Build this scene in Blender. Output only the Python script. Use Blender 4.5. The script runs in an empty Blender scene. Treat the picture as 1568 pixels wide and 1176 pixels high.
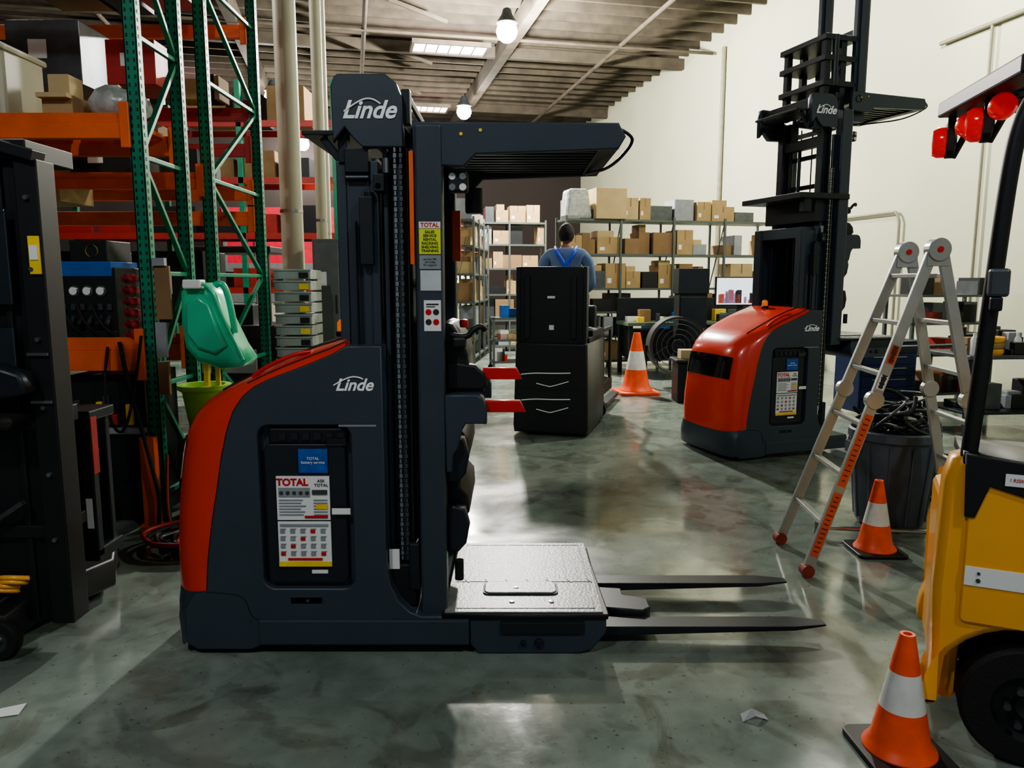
import bpy, math, random
from mathutils import Matrix, Vector
random.seed(7)
SC=bpy.context.scene
COL=SC.collection
R=math.radians

# ------------------------------------------------------------------ materials
def lin(h):
    h=h.lstrip('#'); c=[int(h[i:i+2],16)/255 for i in (0,2,4)]
    return tuple((x/12.92 if x<=.04045 else ((x+.055)/1.055)**2.4) for x in c)+(1,)
MC={}
def mat(name,hexc,rough=.5,metal=0,var=.12,scale=8,bump=0,bscale=60,emis=None,es=0,coat=0):
    if name in MC: return MC[name]
    m=bpy.data.materials.new(name); m.use_nodes=True; nt=m.node_tree
    b=nt.nodes['Principled BSDF']
    c=lin(hexc)
    tc=nt.nodes.new('ShaderNodeTexCoord')
    n=nt.nodes.new('ShaderNodeTexNoise'); n.inputs['Scale'].default_value=scale; n.inputs['Detail'].default_value=5
    nt.links.new(tc.outputs['Object'],n.inputs['Vector'])
    r=nt.nodes.new('ShaderNodeValToRGB')
    r.color_ramp.elements[0].position=.3; r.color_ramp.elements[1].position=.7
    r.color_ramp.elements[0].color=tuple(x*(1-var) for x in c[:3])+(1,)
    r.color_ramp.elements[1].color=tuple(min(1,x*(1+var)) for x in c[:3])+(1,)
    nt.links.new(n.outputs['Fac'],r.inputs['Fac']); nt.links.new(r.outputs['Color'],b.inputs['Base Color'])
    b.inputs['Roughness'].default_value=rough; b.inputs['Metallic'].default_value=metal
    if coat: b.inputs['Coat Weight'].default_value=coat; b.inputs['Coat Roughness'].default_value=.08
    if bump:
        n2=nt.nodes.new('ShaderNodeTexNoise'); n2.inputs['Scale'].default_value=bscale
        nt.links.new(tc.outputs['Object'],n2.inputs['Vector'])
        bp=nt.nodes.new('ShaderNodeBump'); bp.inputs['Strength'].default_value=bump; bp.inputs['Distance'].default_value=.01
        nt.links.new(n2.outputs['Fac'],bp.inputs['Height']); nt.links.new(bp.outputs['Normal'],b.inputs['Normal'])
    if emis:
        b.inputs['Emission Color'].default_value=lin(emis); b.inputs['Emission Strength'].default_value=es
    MC[name]=m; return m
DARK=mat('charcoal_paint','#35404a',.42,.0,.08,3,.08,250)
DARK2=mat('dark_steel','#282e33',.4,.3,.1,6)
BLK=mat('black_plastic','#16191b',.5,0,.15,6)
BLKG=mat('black_gloss','#0b0c0e',.12,0,.1,6,coat=.5)
RUB=mat('rubber','#161616',.75,0,.2,30,.2,90)
RED=mat('red_hood_paint','#dc3a22',.28,0,.05,3,coat=.6)
REDP=mat('red_bar_paint','#c72a1e',.4)
WHT=mat('white_label','#e6e8e6',.5,0,.02)
TXW=mat('white_lettering','#ffffff',.5,0,.01)
TXB=mat('dark_print','#2c2f33',.6)
TXR=mat('red_print','#c8202c',.5)
YLB=mat('yellow_label','#d6e23c',.5,0,.05)
YEL=mat('yellow_forklift_paint','#eeab42',.35,0,.06,3,coat=.4)
YEL2=mat('yellow_sticker','#f0cf3a',.5)
BLU=mat('blue_label','#1f56a8',.4,0,.35,20)
GRYL=mat('grey_label','#8f9499',.5)
STL=mat('steel','#9aa0a2',.28,.9,.1,10)
STD=mat('dull_steel','#5a5f62',.45,.7,.15,10)
ALU=mat('aluminium','#a9ada8',.38,.5,.08,10)
MATG=mat('platform_rubber_mat','#737977',.40,0,.22,14,.2,80)
GREEN=mat('green_rack_paint','#14805f',.45,0,.18,6)
ORG=mat('orange_rack_paint','#e0652f',.45,0,.15,5)
REDB=mat('red_beam_paint','#a82f28',.5,0,.15,5)
CARD=mat('cardboard','#a88e64',.85,0,.1,4)
CARD2=mat('cardboard_light','#baa47a',.85,0,.1,4)
CARD3=mat('cardboard_dark','#866c4c',.85,0,.1,4)
CREAM=mat('cream_paint','#adac97',.55,0,.08,3)
TEAL=mat('teal_plastic','#46c698',.3,0,.08,3,coat=.3)
LIME=mat('lime_plastic','#9ccf4e',.4)
CONE=mat('cone_orange','#ee5a2d',.45,0,.14,12)
CONEW=mat('cone_white_band','#d8d8d4',.4,0,.12,12)
BIN=mat('bin_grey_plastic','#47505a',.5,0,.1,10)
BLUEP=mat('blue_plastic','#1d5fae',.45)
CLR=mat('clear_bag','#a9ada8',.3,0,.25,14,.6,20)
WOOD=mat('wood','#a98a5c',.7,0,.2,8)
GRN2=mat('bench_green','#596b55',.6)
LAMP=mat('lamp_glass','#ffffff',.4,emis='#fffaf0',es=90)
SKYL=mat('skylight_panel','#ffffff',.4,emis='#ffcfe0',es=7)
AMB=mat('amber_lens','#ff8a1e',.2,emis='#ff7a10',es=.3)
REDL=mat('red_lens','#d01818',.15,emis='#ff1010',es=.35,coat=.8)

# ------------------------------------------------------------------ builders
def E(name,loc=(0,0,0),rz=0):
    o=bpy.data.objects.new(name,None); o.empty_display_size=.2; o.location=loc; o.rotation_euler=(0,0,rz); COL.objects.link(o); return o
def mk(name,parent,verts,faces,mats,bev=0,smooth=False,mi=None,seg=2):
    me=bpy.data.meshes.new(name); me.from_pydata([tuple(v) for v in verts],[],faces); me.update()
    if not isinstance(mats,(list,tuple)): mats=[mats]
    for m in mats: me.materials.append(m)
    if mi: me.polygons.foreach_set('material_index',mi)
    if smooth: me.polygons.foreach_set('use_smooth',[True]*len(me.polygons))
    o=bpy.data.objects.new(name,me); COL.objects.link(o)
    if parent: o.parent=parent
    if bev:
        b=o.modifiers.new('b','BEVEL'); b.width=bev; b.segments=seg; b.limit_method='ANGLE'; b.angle_limit=R(40)
    return o
BF=[(0,3,2,1),(4,5,6,7),(0,1,5,4),(1,2,6,5),(2,3,7,6),(3,0,4,7)]
class MB:
    def __init__(s): s.v=[];s.f=[];s.m=[]
    def box(s,lo,hi,mi=0,M=None):
        x0,y0,z0=lo;x1,y1,z1=hi;n=len(s.v)
        vs=[(x0,y0,z0),(x1,y0,z0),(x1,y1,z0),(x0,y1,z0),(x0,y0,z1),(x1,y0,z1),(x1,y1,z1),(x0,y1,z1)]
        if M: vs=[M@Vector(q) for q in vs]
        s.v+=vs; s.f+=[tuple(i+n for i in q) for q in BF]; s.m+=[mi]*6
    def beam(s,a,b,w,h,mi=0,up=(0,0,1)):
        a=Vector(a);b=Vector(b);d=b-a;L=d.length;z=d.normalized();u=Vector(up)
        if abs(z.dot(u))>.98:u=Vector((1,0,0))
        x=u.cross(z).normalized();y=z.cross(x)
        M=Matrix((x,y,z)).transposed().to_4x4();M.translation=a
        s.box((-w/2,-h/2,0),(w/2,h/2,L),mi,M)
    def cyl(s,a,b,r,mi=0,n=12,r2=None):
        if r2 is None:r2=r
        a=Vector(a);b=Vector(b);z=(b-a).normalized();u=Vector((0,0,1)) if abs(z.z)<.95 else Vector((1,0,0))
        x=u.cross(z).normalized();y=z.cross(x);k=len(s.v)
        for c,q in((a,r),(b,r2)):
            for i in range(n):
                t=2*math.pi*i/n; s.v.append(c+x*q*math.cos(t)+y*q*math.sin(t))
        for i in range(n):
            j=(i+1)%n; s.f.append((k+i,k+j,k+n+j,k+n+i)); s.m.append(mi)
        s.f.append(tuple(k+i for i in range(n-1,-1,-1)));s.f.append(tuple(k+n+i for i in range(n)));s.m+=[mi,mi]
    def build(s,name,parent,mats,bev=0,smooth=False): return mk(name,parent,s.v,s.f,mats,bev,smooth,s.m)
def box(name,p,lo,hi,m,bev=.006,seg=2):
    b=MB(); b.box(lo,hi); return mk(name,p,b.v,b.f,m,bev,seg=seg)
def conv(cu,name,parent,M,m,smooth=False):
    o=bpy.data.objects.new('tmp',cu); COL.objects.link(o)
    dg=bpy.context.evaluated_depsgraph_get(); dg.update()
    me=bpy.data.meshes.new_from_object(o.evaluated_get(dg)); bpy.data.objects.remove(o)
    me.transform(M); me.name=name; me.materials.clear(); me.materials.append(m)
    if smooth: me.polygons.foreach_set('use_smooth',[True]*len(me.polygons))
    n=bpy.data.objects.new(name,me); COL.objects.link(n)
    if parent:n.parent=parent
    return n
AX={'Y':Matrix(((1,0,0,0),(0,0,-1,0),(0,1,0,0),(0,0,0,1))),'X':Matrix(((0,0,1,0),(1,0,0,0),(0,1,0,0),(0,0,0,1))),'Z':Matrix.Identity(4)}
def panel(name,p,outer,d0,d1,m,holes=(),bev=.004,axis='Y'):
    cu=bpy.data.curves.new(name,'CURVE'); cu.dimensions='2D'; cu.fill_mode='BOTH'
    cu.extrude=max(.0005,(d1-d0)/2-bev); cu.bevel_depth=bev; cu.bevel_resolution=1; cu.offset=-bev
    for pts in [outer]+list(holes):
        s=cu.splines.new('POLY'); s.points.add(len(pts)-1); s.use_cyclic_u=True
        for q,(a,b) in zip(s.points,pts): q.co=(a,b,0,1)
    c=(d0+d1)/2
    T={'Y':(0,c,0),'X':(c,0,0),'Z':(0,0,c)}[axis]
    return conv(cu,name,p,Matrix.Translation(T)@AX[axis],m)
def rrect(x0,x1,z0,z1,r,n=5):
    P=[]
    for cx,cz,a0 in((x1-r,z1-r,0),(x0+r,z1-r,90),(x0+r,z0+r,180),(x1-r,z0+r,270)):
        for i in range(n+1):
            a=R(a0+90*i/n);P.append((cx+r*math.cos(a),cz+r*math.sin(a)))
    return P
def text(name,p,body,loc,size,m,rot=(90,0,0),shear=0,ext=.0006,align='CENTER',off=0):
    cu=bpy.data.curves.new(name,'FONT'); cu.body=body; cu.size=size; cu.shear=shear; cu.extrude=ext; cu.align_x=align; cu.align_y='CENTER'; cu.offset=off
    M=Matrix.Translation(loc)@Matrix.Rotation(R(rot[2]),4,'Z')@Matrix.Rotation(R(rot[0]),4,'X')
    return conv(cu,name,p,M,m)
def tube(name,p,pts,r,m,smooth=True,cyc=False):
    cu=bpy.data.curves.new(name,'CURVE'); cu.dimensions='3D'; cu.bevel_depth=r; cu.bevel_resolution=3; cu.use_fill_caps=True
    s=cu.splines.new('POLY' if not smooth else 'NURBS'); s.points.add(len(pts)-1)
    for q,c in zip(s.points,pts): q.co=tuple(c)+(1,)
    s.use_cyclic_u=cyc
    if smooth: s.use_endpoint_u=True; s.order_u=3; s.resolution_u=6
    return conv(cu,name,p,Matrix.Identity(4),m,True)
def lathe(name,p,prof,loc,m,axis='Z',seg=36,smooth=True,mi=None):
    v=[];f=[];idx=[]
    for r,h in prof:
        for i in range(seg):
            t=2*math.pi*i/seg; a,b=r*math.cos(t),r*math.sin(t)
            q={'Z':(a,b,h),'Y':(a,h,b),'X':(h,a,b)}[axis]; v.append((q[0]+loc[0],q[1]+loc[1],q[2]+loc[2]))
    for k in range(len(prof)-1):
        for i in range(seg):
            j=(i+1)%seg; f.append((k*seg+i,k*seg+j,(k+1)*seg+j,(k+1)*seg+i)); idx.append(mi[k] if mi else 0)
    o=mk(name,p,v,f,m,0,False,idx)
    if smooth:
        o.data.polygons.foreach_set('use_smooth',[True]*len(f))
        o.modifiers.new('e','EDGE_SPLIT').split_angle=R(35)
    return o
def wheel(name,p,loc,r,w,axis='Y',hub=DARK2):
    lathe(name,p,[(r*.55,-w/2),(r*.93,-w/2),(r,-w/2+.012),(r,w/2-.012),(r*.93,w/2),(r*.55,w/2)],loc,RUB,axis)
    lathe(name+'_hub',p,[(.001,-w*.3),(r*.2,-w*.42),(r*.25,-w*.3),(r*.5,-w*.3),(r*.56,-w*.5),(r*.56,w*.5),(r*.3,w*.4),(.001,w*.4)],loc,hub,axis)

# ------------------------------------------------------------------ shell
PH=R(12); BO=Vector((5.1,17.5,0))
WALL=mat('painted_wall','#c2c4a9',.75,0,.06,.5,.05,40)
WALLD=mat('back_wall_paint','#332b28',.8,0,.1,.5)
CEILM=mat('ceiling_boards','#38332c',.85,0,.25,1.2)
JOI=mat('ceiling_joists_pipes','#484135',.8,0,.3,3)
def shell(name,lo,hi,m):
    o=box(name,None,lo,hi,m,0); o.location=BO; o.rotation_euler=(0,0,PH); return o
shell('wall_right',(0,-26,0),(.25,12.2,7.6),WALL)
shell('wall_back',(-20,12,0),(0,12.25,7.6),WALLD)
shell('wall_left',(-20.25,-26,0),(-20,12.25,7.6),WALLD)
shell('ceiling',(-20.25,-26,7.6),(.25,12.25,7.8),CEILM)
fm=bpy.data.materials.new('polished_concrete'); fm.use_nodes=True; nt=fm.node_tree; b=nt.nodes['Principled BSDF']
tc=nt.nodes.new('ShaderNodeTexCoord')
def noise(s,d=6,dist=0):
    n=nt.nodes.new('ShaderNodeTexNoise'); n.inputs['Scale'].default_value=s; n.inputs['Detail'].default_value=d; n.inputs['Distortion'].default_value=dist
    nt.links.new(tc.outputs['Object'],n.inputs['Vector']); return n
def ramp(src,a,ca,b_,cb):
    r=nt.nodes.new('ShaderNodeValToRGB'); r.color_ramp.elements[0].position=a; r.color_ramp.elements[0].color=ca; r.color_ramp.elements[1].position=b_; r.color_ramp.elements[1].color=cb
    nt.links.new(src,r.inputs['Fac']); return r
r1=ramp(noise(.7,8,.6).outputs['Fac'],.3,lin('#66726b'),.72,lin('#94a196'))
r2=ramp(noise(7,8).outputs['Fac'],.35,(.70,.70,.70,1),.65,(1,1,1,1))
r3=ramp(noise(2.3,10,1.5).outputs['Fac'],.54,(1,1,1,1),.62,(.66,.62,.57,1))
r4=ramp(noise(38,3).outputs['Fac'],.28,(.35,.35,.35,1),.35,(1,1,1,1))
r6=ramp(noise(1.1,12,2.5).outputs['Fac'],.60,(1,1,1,1),.64,(.72,.72,.73,1))
cur=r1.outputs['Color']
for q in(r2,r3,r4,r6):
    mx=nt.nodes.new('ShaderNodeMix'); mx.data_type='RGBA'; mx.blend_type='MULTIPLY'; mx.inputs[0].default_value=.8
    nt.links.new(cur,mx.inputs[6]); nt.links.new(q.outputs['Color'],mx.inputs[7]); cur=mx.outputs[2]
nt.links.new(cur,b.inputs['Base Color'])
rr=ramp(noise(1.3,8,.5).outputs['Fac'],.38,(.09,.09,.09,1),.64,(.32,.32,.32,1)); nt.links.new(rr.outputs['Color'],b.inputs['Roughness'])
bp=nt.nodes.new('ShaderNodeBump'); bp.inputs['Strength'].default_value=.05; bp.inputs['Distance'].default_value=.01
nt.links.new(noise(14,5).outputs['Fac'],bp.inputs['Height']); nt.links.new(bp.outputs['Normal'],b.inputs['Normal'])
fl=box('floor',None,(-20.25,-26,-.2),(.25,12.25,0),fm,0); fl.location=BO; fl.rotation_euler=(0,0,PH)
cs=MB(); y=-14
while y<12: cs.box((-20,y,7.36),(0,y+.07,7.6)); y+=.62
for x in(-17,-11,-5): cs.box((x,-15,6.95),(x+.22,12,7.36))
for y in(-9,-3,3,9): cs.box((-20,y,7.1),(0,y+.16,7.36))
for x in(-13.5,-8.2,-2.4): cs.cyl((x,-14,7.02),(x,11.9,7.02),.05)  # sprinkler pipes, built into the same mesh as the joists
cs.cyl((-19.9,1.2,6.98),(-.1,1.2,6.98),.035)
y=-12
while y<11:
    for x in(-14.4,-7.7): cs.beam((x,y,7.36),(x+1.2,y,7.0),.04,.08)
    y+=3.1
o=cs.build('ceiling_joists_pipes',None,JOI); o.location=BO; o.rotation_euler=(0,0,PH)
def sky(n,x,y,w,d):
    e=E(n,(x,y,6.90),PH); box('light_panel',e,(-w/2,-d/2,0),(w/2,d/2,.02),SKYL,0)
    f=MB()
    for a,c in(((-w/2-.06,-d/2-.06,-.04),(w/2+.06,-d/2,.06)),((-w/2-.06,d/2,-.04),(w/2+.06,d/2+.06,.06)),((-w/2-.06,-d/2,-.04),(-w/2,d/2,.06)),((w/2,-d/2,-.04),(w/2+.06,d/2,.06))): f.box(a,c)
    for i in range(1,6): f.box((-w/2+w*i/6-.01,-d/2,-.01),(-w/2+w*i/6+.01,d/2,0))
    f.build('frame',e,JOI)
sky('skylight',-1.42,18.0,1.65,.7); sky('skylight',-2.6,24.0,1.2,.8); sky('skylight',-9.2,21.5,1.5,1.0)
def lamp(x,y,z,P,col=(1,.96,.89)):
    e=E('high_bay_lamp',(x,y,z))
    lathe('reflector',e,[(.05,.42),(.08,.40),(.11,.30),(.20,.16),(.21,.14),(.19,.16),(.09,.28),(.001,.29)],(0,0,0),STD)
    lathe('bulb',e,[(.001,-.22),(.09,-.20),(.17,-.13),(.21,-.03),(.19,.07),(.13,.13),(.001,.14)],(0,0,0),LAMP)
    b=MB(); b.cyl((0,0,.4),(0,0,6.93-z),.012); b.build('stem',e,STD)
    l=bpy.data.lights.new('lamp_light','POINT'); l.energy=P; l.color=col; l.shadow_soft_size=.12
    lo=bpy.data.objects.new('lamp_light',l); COL.objects.link(lo); lo.parent=e; lo.location=(0,0,-.36)
lamp(-.1,15.5,6.5,4300)
lamp(-1.37,22.3,6.45,420)
lamp(-7.0,26,6.2,350)
lamp(-6.3,20.6,6.45,400)
lamp(4.3,9.5,6.45,680,(1,.98,.86))
lamp(-6,9,6.45,460)
lamp(-2.5,-1.5,6.45,380,(.9,.95,1))  # unseen lamp behind the camera, added as fill for the truck's near side
lamp(3.5,-1,6.45,260,(.9,.95,1))  # second added fill lamp, also out of view behind the camera
def onw(Y,z): return (8.82-.2126*Y-.06,Y,z)
e=E('wall_conduit')
CON=mat('conduit_paint','#85826f',.5)
tube('pipe',e,[onw(11.6,5.1),onw(9.2,5.1)],.03,CON,False); tube('pipe',e,[onw(10.7,5.1),onw(10.7,.4)],.02,CON,False)
tube('pipe',e,[onw(14.5,2.75),onw(12.3,2.75),onw(12.25,2.7),onw(12.2,2.6),onw(12.2,.5)],.022,CON,False)
b=MB(); b.cyl(onw(18.2,1),onw(18.2,7.0),.05); b.build('downpipe',e,CON)

# ------------------------------------------------------------------ order picker
W=.92
def resample(P,n):
    P=[Vector(q) for q in P]; d=[0]
    for a,b in zip(P,P[1:]): d.append(d[-1]+(b-a).length)
    out=[];k=0
    for i in range(n):
        s=d[-1]*i/(n-1)
        while k<len(P)-2 and d[k+1]<s:k+=1
        t=(s-d[k])/max(1e-9,d[k+1]-d[k]); out.append(P[k].lerp(P[k+1],min(1,t)))
    return out
def order_picker(loc,rz,L=0):
    e=E('order_picker_truck',loc,rz)
    B=[(-1.345,.30),(-1.335,.42),(-1.32,.52),(-1.30,.64),(-1.275,.76),(-1.25,.90),(-1.22,1.02),(-1.19,1.10),(-1.15,1.16),(-1.10,1.205),(-1.03,1.24),(-.87,1.30),(-.76,1.345),(-.70,1.38)]
    O=[(-1.53,.27),(-1.535,.42),(-1.53,.55),(-1.52,.66),(-1.505,.78),(-1.485,.90),(-1.46,1.0),(-1.42,1.07),(-1.36,1.13),(-1.28,1.18),(-1.13,1.25),(-1.0,1.315),(-.86,1.37),(-.72,1.41)]
    N=40; Br=resample(B,N); Or=resample(O,N)
    ys=[0,.008,.025,.055,.1,.16,.24]; ts=[0,.2,.42,.64,.83,.95,1]
    rows=[(y,t) for y,t in zip(ys,ts)]+[(W/2,1.06)]+[(W-y,t) for y,t in reversed(list(zip(ys,ts)))]
    def S(i,y,t,off=0):
        q=Br[i].lerp(Or[i],t); j=min(N-1,i+1);k=max(0,i-1); d=(Or[j]-Or[k]).normalized(); n=Vector((-d.y,d.x))
        q=q+n*off; return (q.x,y,q.y)
    def patch(i0,i1,rws,off):
        v=[];f=[];n=i1-i0
        for y,t in rws:
            for i in range(i0,i1): v.append(S(i,y,t,off))
        for r in range(len(rws)-1):
            for i in range(n-1): f.append((r*n+i,r*n+i+1,(r+1)*n+i+1,(r+1)*n+i))
        return v,f,n
    v,f,n=patch(0,N,rows,0)
    f.append(tuple(r*n+n-1 for r in range(len(rows))))
    mk('rear_hood',e,v,f,RED,0,True).modifiers.new('e','EDGE_SPLIT').split_angle=R(50)
    i0=min(i for i in range(N) if Or[i].y>.74); i1=max(i for i in range(N) if Or[i].y<1.0)
    v,f,n=patch(i0,i1+1,[r for r in rows if r[1]>=.8],.008)
    mk('tail_lamp_visor',e,v,f,BLKG,0,True)
    tube('hood_seam',e,[S(i,.14,.92,.002) for i in range(24,N)],.004,BLK)
    tube('hood_seam_low',e,[S(i,.025,.42,.002) for i in range(27,N)],.003,BLK)
    tube('hood_grip',e,[S(28,.06,.70,.0),S(29,.06,.72,.012),S(32,.06,.74,.014),S(34,.06,.72,.012),S(35,.06,.7,0)],.010,REDP)
    sk0=[(-1.345,.30),(-1.40,.29),(-1.44,.22),(-1.45,.05)]; sk1=[(-1.535,.27),(-1.535,.2),(-1.53,.12),(-1.51,.04)]
    v=[];f=[]
    for y,t in rows:
        for a,c in zip(sk0,sk1): q=Vector(a).lerp(Vector(c),min(t,1)); v.append((q.x,y,q.y))
    for r in range(len(rows)-1):
        for i in range(3): f.append((r*4+i,r*4+i+1,(r+1)*4+i+1,(r+1)*4+i))
    mk('rear_skirt',e,v,f,DARK,0,True)
    low=[(-.70,1.38),(-.55,1.38),(-.55,.42),(-.535,.33),(-.50,.25),(-.45,.20),(-.40,.18),(-.19,.18),(-.19,.05),(-1.10,.05),(-1.16,.025),(-1.40,.025),(-1.45,.06),(-1.445,.22),(-1.40,.29)]
    outl=B+low
    hole=rrect(-1.09,-.69,.31,1.04,.05)
    panel('side_panel',e,outl,0,.05,DARK,[hole],.006)
    panel('side_panel_far',e,outl,W-.05,W,DARK,(),.006)
    panel('chassis_core',e,outl,.045,W-.045,DARK,(),.001)
    panel('service_door',e,rrect(-1.07,-.72,.33,.955,.03),.018,.05,DARK2)
    box('recess_vent',e,(-1.05,.018,.955),(-.71,.05,1.03),BLK,.012)
    box('door_latch',e,(-.80,.005,.95),(-.71,.03,.99),BLKG,.006)
    b=MB()
    for i in range(6): b.box((-1.0+i*.05,.010,.975),(-.97+i*.05,.022,1.005))
    b.build('vent_slots',e,DARK2)
    box('door_pull',e,(-.98,.0,.235),(-.83,.012,.275),BLK,.01)
    b=MB(); b.cyl((-.90,-.004,.255),(-.90,.01,.255),.008); b.cyl((-1.1,-.004,.12),(-1.1,.01,.12),.006); b.cyl((-1.16,-.006,.165),(-1.16,.01,.165),.006); b.build('bolts',e,STD)
    box('sill_step',e,(-1.12,-.008,.05),(-.19,.01,.165),DARK,.006)
    tube('sill_seam',e,[(-1.345,-.001,.295),(-1.22,-.001,.29),(-1.17,-.001,.26),(-1.15,-.001,.17),(-1.12,-.004,.168)],.002,BLK)
    box('tag',e,(-.78,-.004,.648),(-.70,.002,.675),WHT,.001)
    box('badge_line',e,(-.74,-.003,1.035),(-.58,.002,1.043),GRYL,0)
    box('small_tag',e,(-.88,.012,.375),(-.81,.02,.39),WHT,0)
    box('blue_poster',e,(-.92,.008,.83),(-.795,.016,.935),BLU,0)
    text('blue_poster_text',e,'TOTAL\nbattery service',(-.857,.006,.885),.017,TXW)
    box('info_poster',e,(-1.02,.008,.62),(-.79,.016,.815),WHT,0)
    text('info_poster_title',e,'TOTAL',(-.95,.006,.788),.043,TXR,off=.0015)
    text('info_poster_title2',e,'ASK\nTOTAL',(-.825,.006,.785),.019,TXB)
    b=MB()
    b.box((-1.01,.004,.725),(-.875,.008,.765),0)
    for i in range(5): b.cyl((-.998+i*.028,.002,.742),(-.998+i*.028,.005,.742),.009,3,8)
    for i in range(6):
        b.box((-1.01,.004,.708-i*.013),(-.90+random.uniform(-.02,.02),.008,.712-i*.013),0); b.box((-.86,.004,.708-i*.013),(-.80,.008,.712-i*.013),0)
    b.box((-.85,.003,.67),(-.80,.007,.69),1); b.box((-.865,.003,.735),(-.80,.007,.755),3); b.box((-.9,.003,.63),(-.80,.007,.64),2)
    b.build('info_poster_print',e,[GRYL,YEL2,TXR,STD])
    box('warning_poster',e,(-1.02,.008,.41),(-.79,.016,.612),WHT,0)
    b=MB(); b.box((-1.02,.004,.41),(-.79,.008,.432),1); b.box((-.98,.004,.438),(-.83,.008,.448),2)
    b.box((-1.01,.004,.592),(-.80,.008,.602),0)
    for i in range(4):
        for j in range(5): 
            b.box((-1.01+j*.044,.004,.46+i*.034),(-.990+j*.044,.008,.474+i*.034),0 if (i*3+j)%4 else 2); b.box((-1.01+j*.044,.004,.478+i*.034),(-.985+j*.044,.008,.480+i*.034),0)
    b.build('warning_poster_print',e,[GRYL,YEL2,REDP,STD])
    lx,lz=-.67,1.225
    text('lettering',e,'Linde',(lx,-.002,lz-.012),.072,TXW,shear=.35,off=.0016)
    tube('logo_arc',e,[(lx-.085,-.003,lz-.012),(lx-.03,-.003,lz+.022),(lx+.02,-.003,lz+.026),(lx+.04,-.003,lz+.014)],.003,TXW)
    lathe('beacon',e,[(.035,0),(.035,.02),(.028,.025),(.028,.065),(.018,.08),(.001,.083)],(-.82,.5,1.385),[BLK,AMB],mi=[0,0,1,1,1])
    wheel('drive_wheel',e,(-1.2,W/2,.125),.125,.1)
    for y in(.18,W-.18): wheel('load_wheel',e,(.12,y,.08),.08,.1)
    b=MB()
    for y in(.10,W-.20):
        b.box((-.74,y,1.30),(-.70,y+.10,2.15)); b.box((-.70,y+.035,1.30),(-.60,y+.065,2.15)); b.box((-.60,y,1.30),(-.565,y+.10,2.15))
        b.box((-.545,y+.01,.20),(-.525,y+.09,2.2)); b.box((-.525,y+.04,.20),(-.45,y+.06,2.2)); b.box((-.45,y+.0,.2),(-.425,y+.1,2.2))
    for z in(.25,1.2,2.05): b.box((-.735,.2,z if z>1.3 else 1.3),(-.60,W-.2,(z if z>1.3 else 1.3)+.1)); b.box((-.53,.2,z),(-.44,W-.2,z+.1))
    b.box((-.74,.11,1.37),(-.57,.13,2.12))
    b.build('mast_rails',e,DARK,.004)
    b=MB(); b.cyl((-.535,.14,1.30),(-.535,.14,2.12),.024,0,20); b.cyl((-.535,W-.14,1.3),(-.535,W-.14,2.12),.024,0,20); b.cyl((-.60,W/2,.3),(-.60,W/2,2.05),.03,0,20)
    b.cyl((-.44,.085,.35),(-.44,.085,2.2),.012,0,14)
    b.build('lift_cylinders',e,BLKG,0)
    b=MB()
    b.box((-.64,.06,1.72),(-.585,.1,2.0)); b.box((-.575,.04,2.02),(-.53,.12,2.09)); b.box((-.66,.06,1.3),(-.655,.1,1.9)); b.cyl((-.60,.08,1.9),(-.60,.08,2.02),.02)
    b.build('mast_brackets',e,DARK2,.004)
    b=MB(); b.cyl((-.555,.05,2.04),(-.555,.04,2.04),.012); b.cyl((-.53,.1,2.1),(-.53,.1,2.16),.018); b.build('mast_fittings',e,STL)
    for k,cx in enumerate((-.487,-.463)):
        b=MB(); z=.42; i=0
        while z<2.22+L*.5:
            w=.013 if i%2 else .008; b.box((cx-w/2,.060+.003*(i%2),z),(cx+w/2,.095-.003*(i%2),z+.018)); z+=.022; i+=1
        b.build('lift_chain',e,STL if k==0 else STD)
    box('chain_anchor_label',e,(-.545,.052,.38),(-.50,.0595,.47),WHT,0)
    box('chain_anchor_base',e,(-.55,.06,.2),(-.43,.12,.40),BLK,.01)
    box('cylinder_foot',e,(-.46,.05,.28),(-.41,.12,.5),DARK2,.01)
    if L:
        b=MB()
        for y in(.14,W-.22):
            b.box((-.54,y,1.0),(-.52,y+.08,2.45+L*.8)); b.box((-.52,y+.03,1.0),(-.46,y+.05,2.45+L*.8)); b.box((-.46,y,1),(-.44,y+.08,2.45+L*.8))
        for z in(1.6,2.35,2.9): b.box((-.53,.2,z),(-.45,W-.2,z+.09))
        b.box((-.85,.02,2.40),(-.30,W-.02,2.45)); b.box((-.78,.05,2.28),(-.7,.12,2.42)); b.box((-.62,.1,2.2),(-.42,W-.1,2.4))
        for y in (.16,.3,.62,.74): b.cyl((-.40,y,.6),(-.40,y,3.0),.018)
        b.build('mast_inner_stage',e,DARK2,.004)
    hp=[(-.74,2.22),(-.745,2.44),(-.73,2.48),(-.715,2.49),(-.52,2.49),(-.475,2.455),(-.455,2.40),(-.45,2.20),(-.62,2.20),(-.66,2.24),(-.69,2.28)]
    sh=lambda P,dz=0,dx=0:[(a+dx,c+L+dz) for a,c in P]
    hs=-.08 if L else 0
    panel('mast_head_cover',e,sh(hp,hs),.06,.12,DARK,(),.005)
    panel('mast_head_cover_far',e,sh(hp,hs),W-.12,W-.06,DARK,(),.005)
    box('mast_head_beam',e,(-.72,.1,2.36+L+hs),(-.50,W-.1,2.46+L+hs),DARK2)
    text('mast_lettering',e,'Linde',(-.59,.057,2.345+L+hs),.10,TXW,shear=.35,off=.0022)
    tube('mast_logo_arc',e,[(-.69,.056,2.34+L+hs),(-.63,.056,2.385+L+hs),(-.57,.056,2.395+L+hs),(-.54,.056,2.37+L+hs)],.0035,TXW)
    b=MB()
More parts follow.
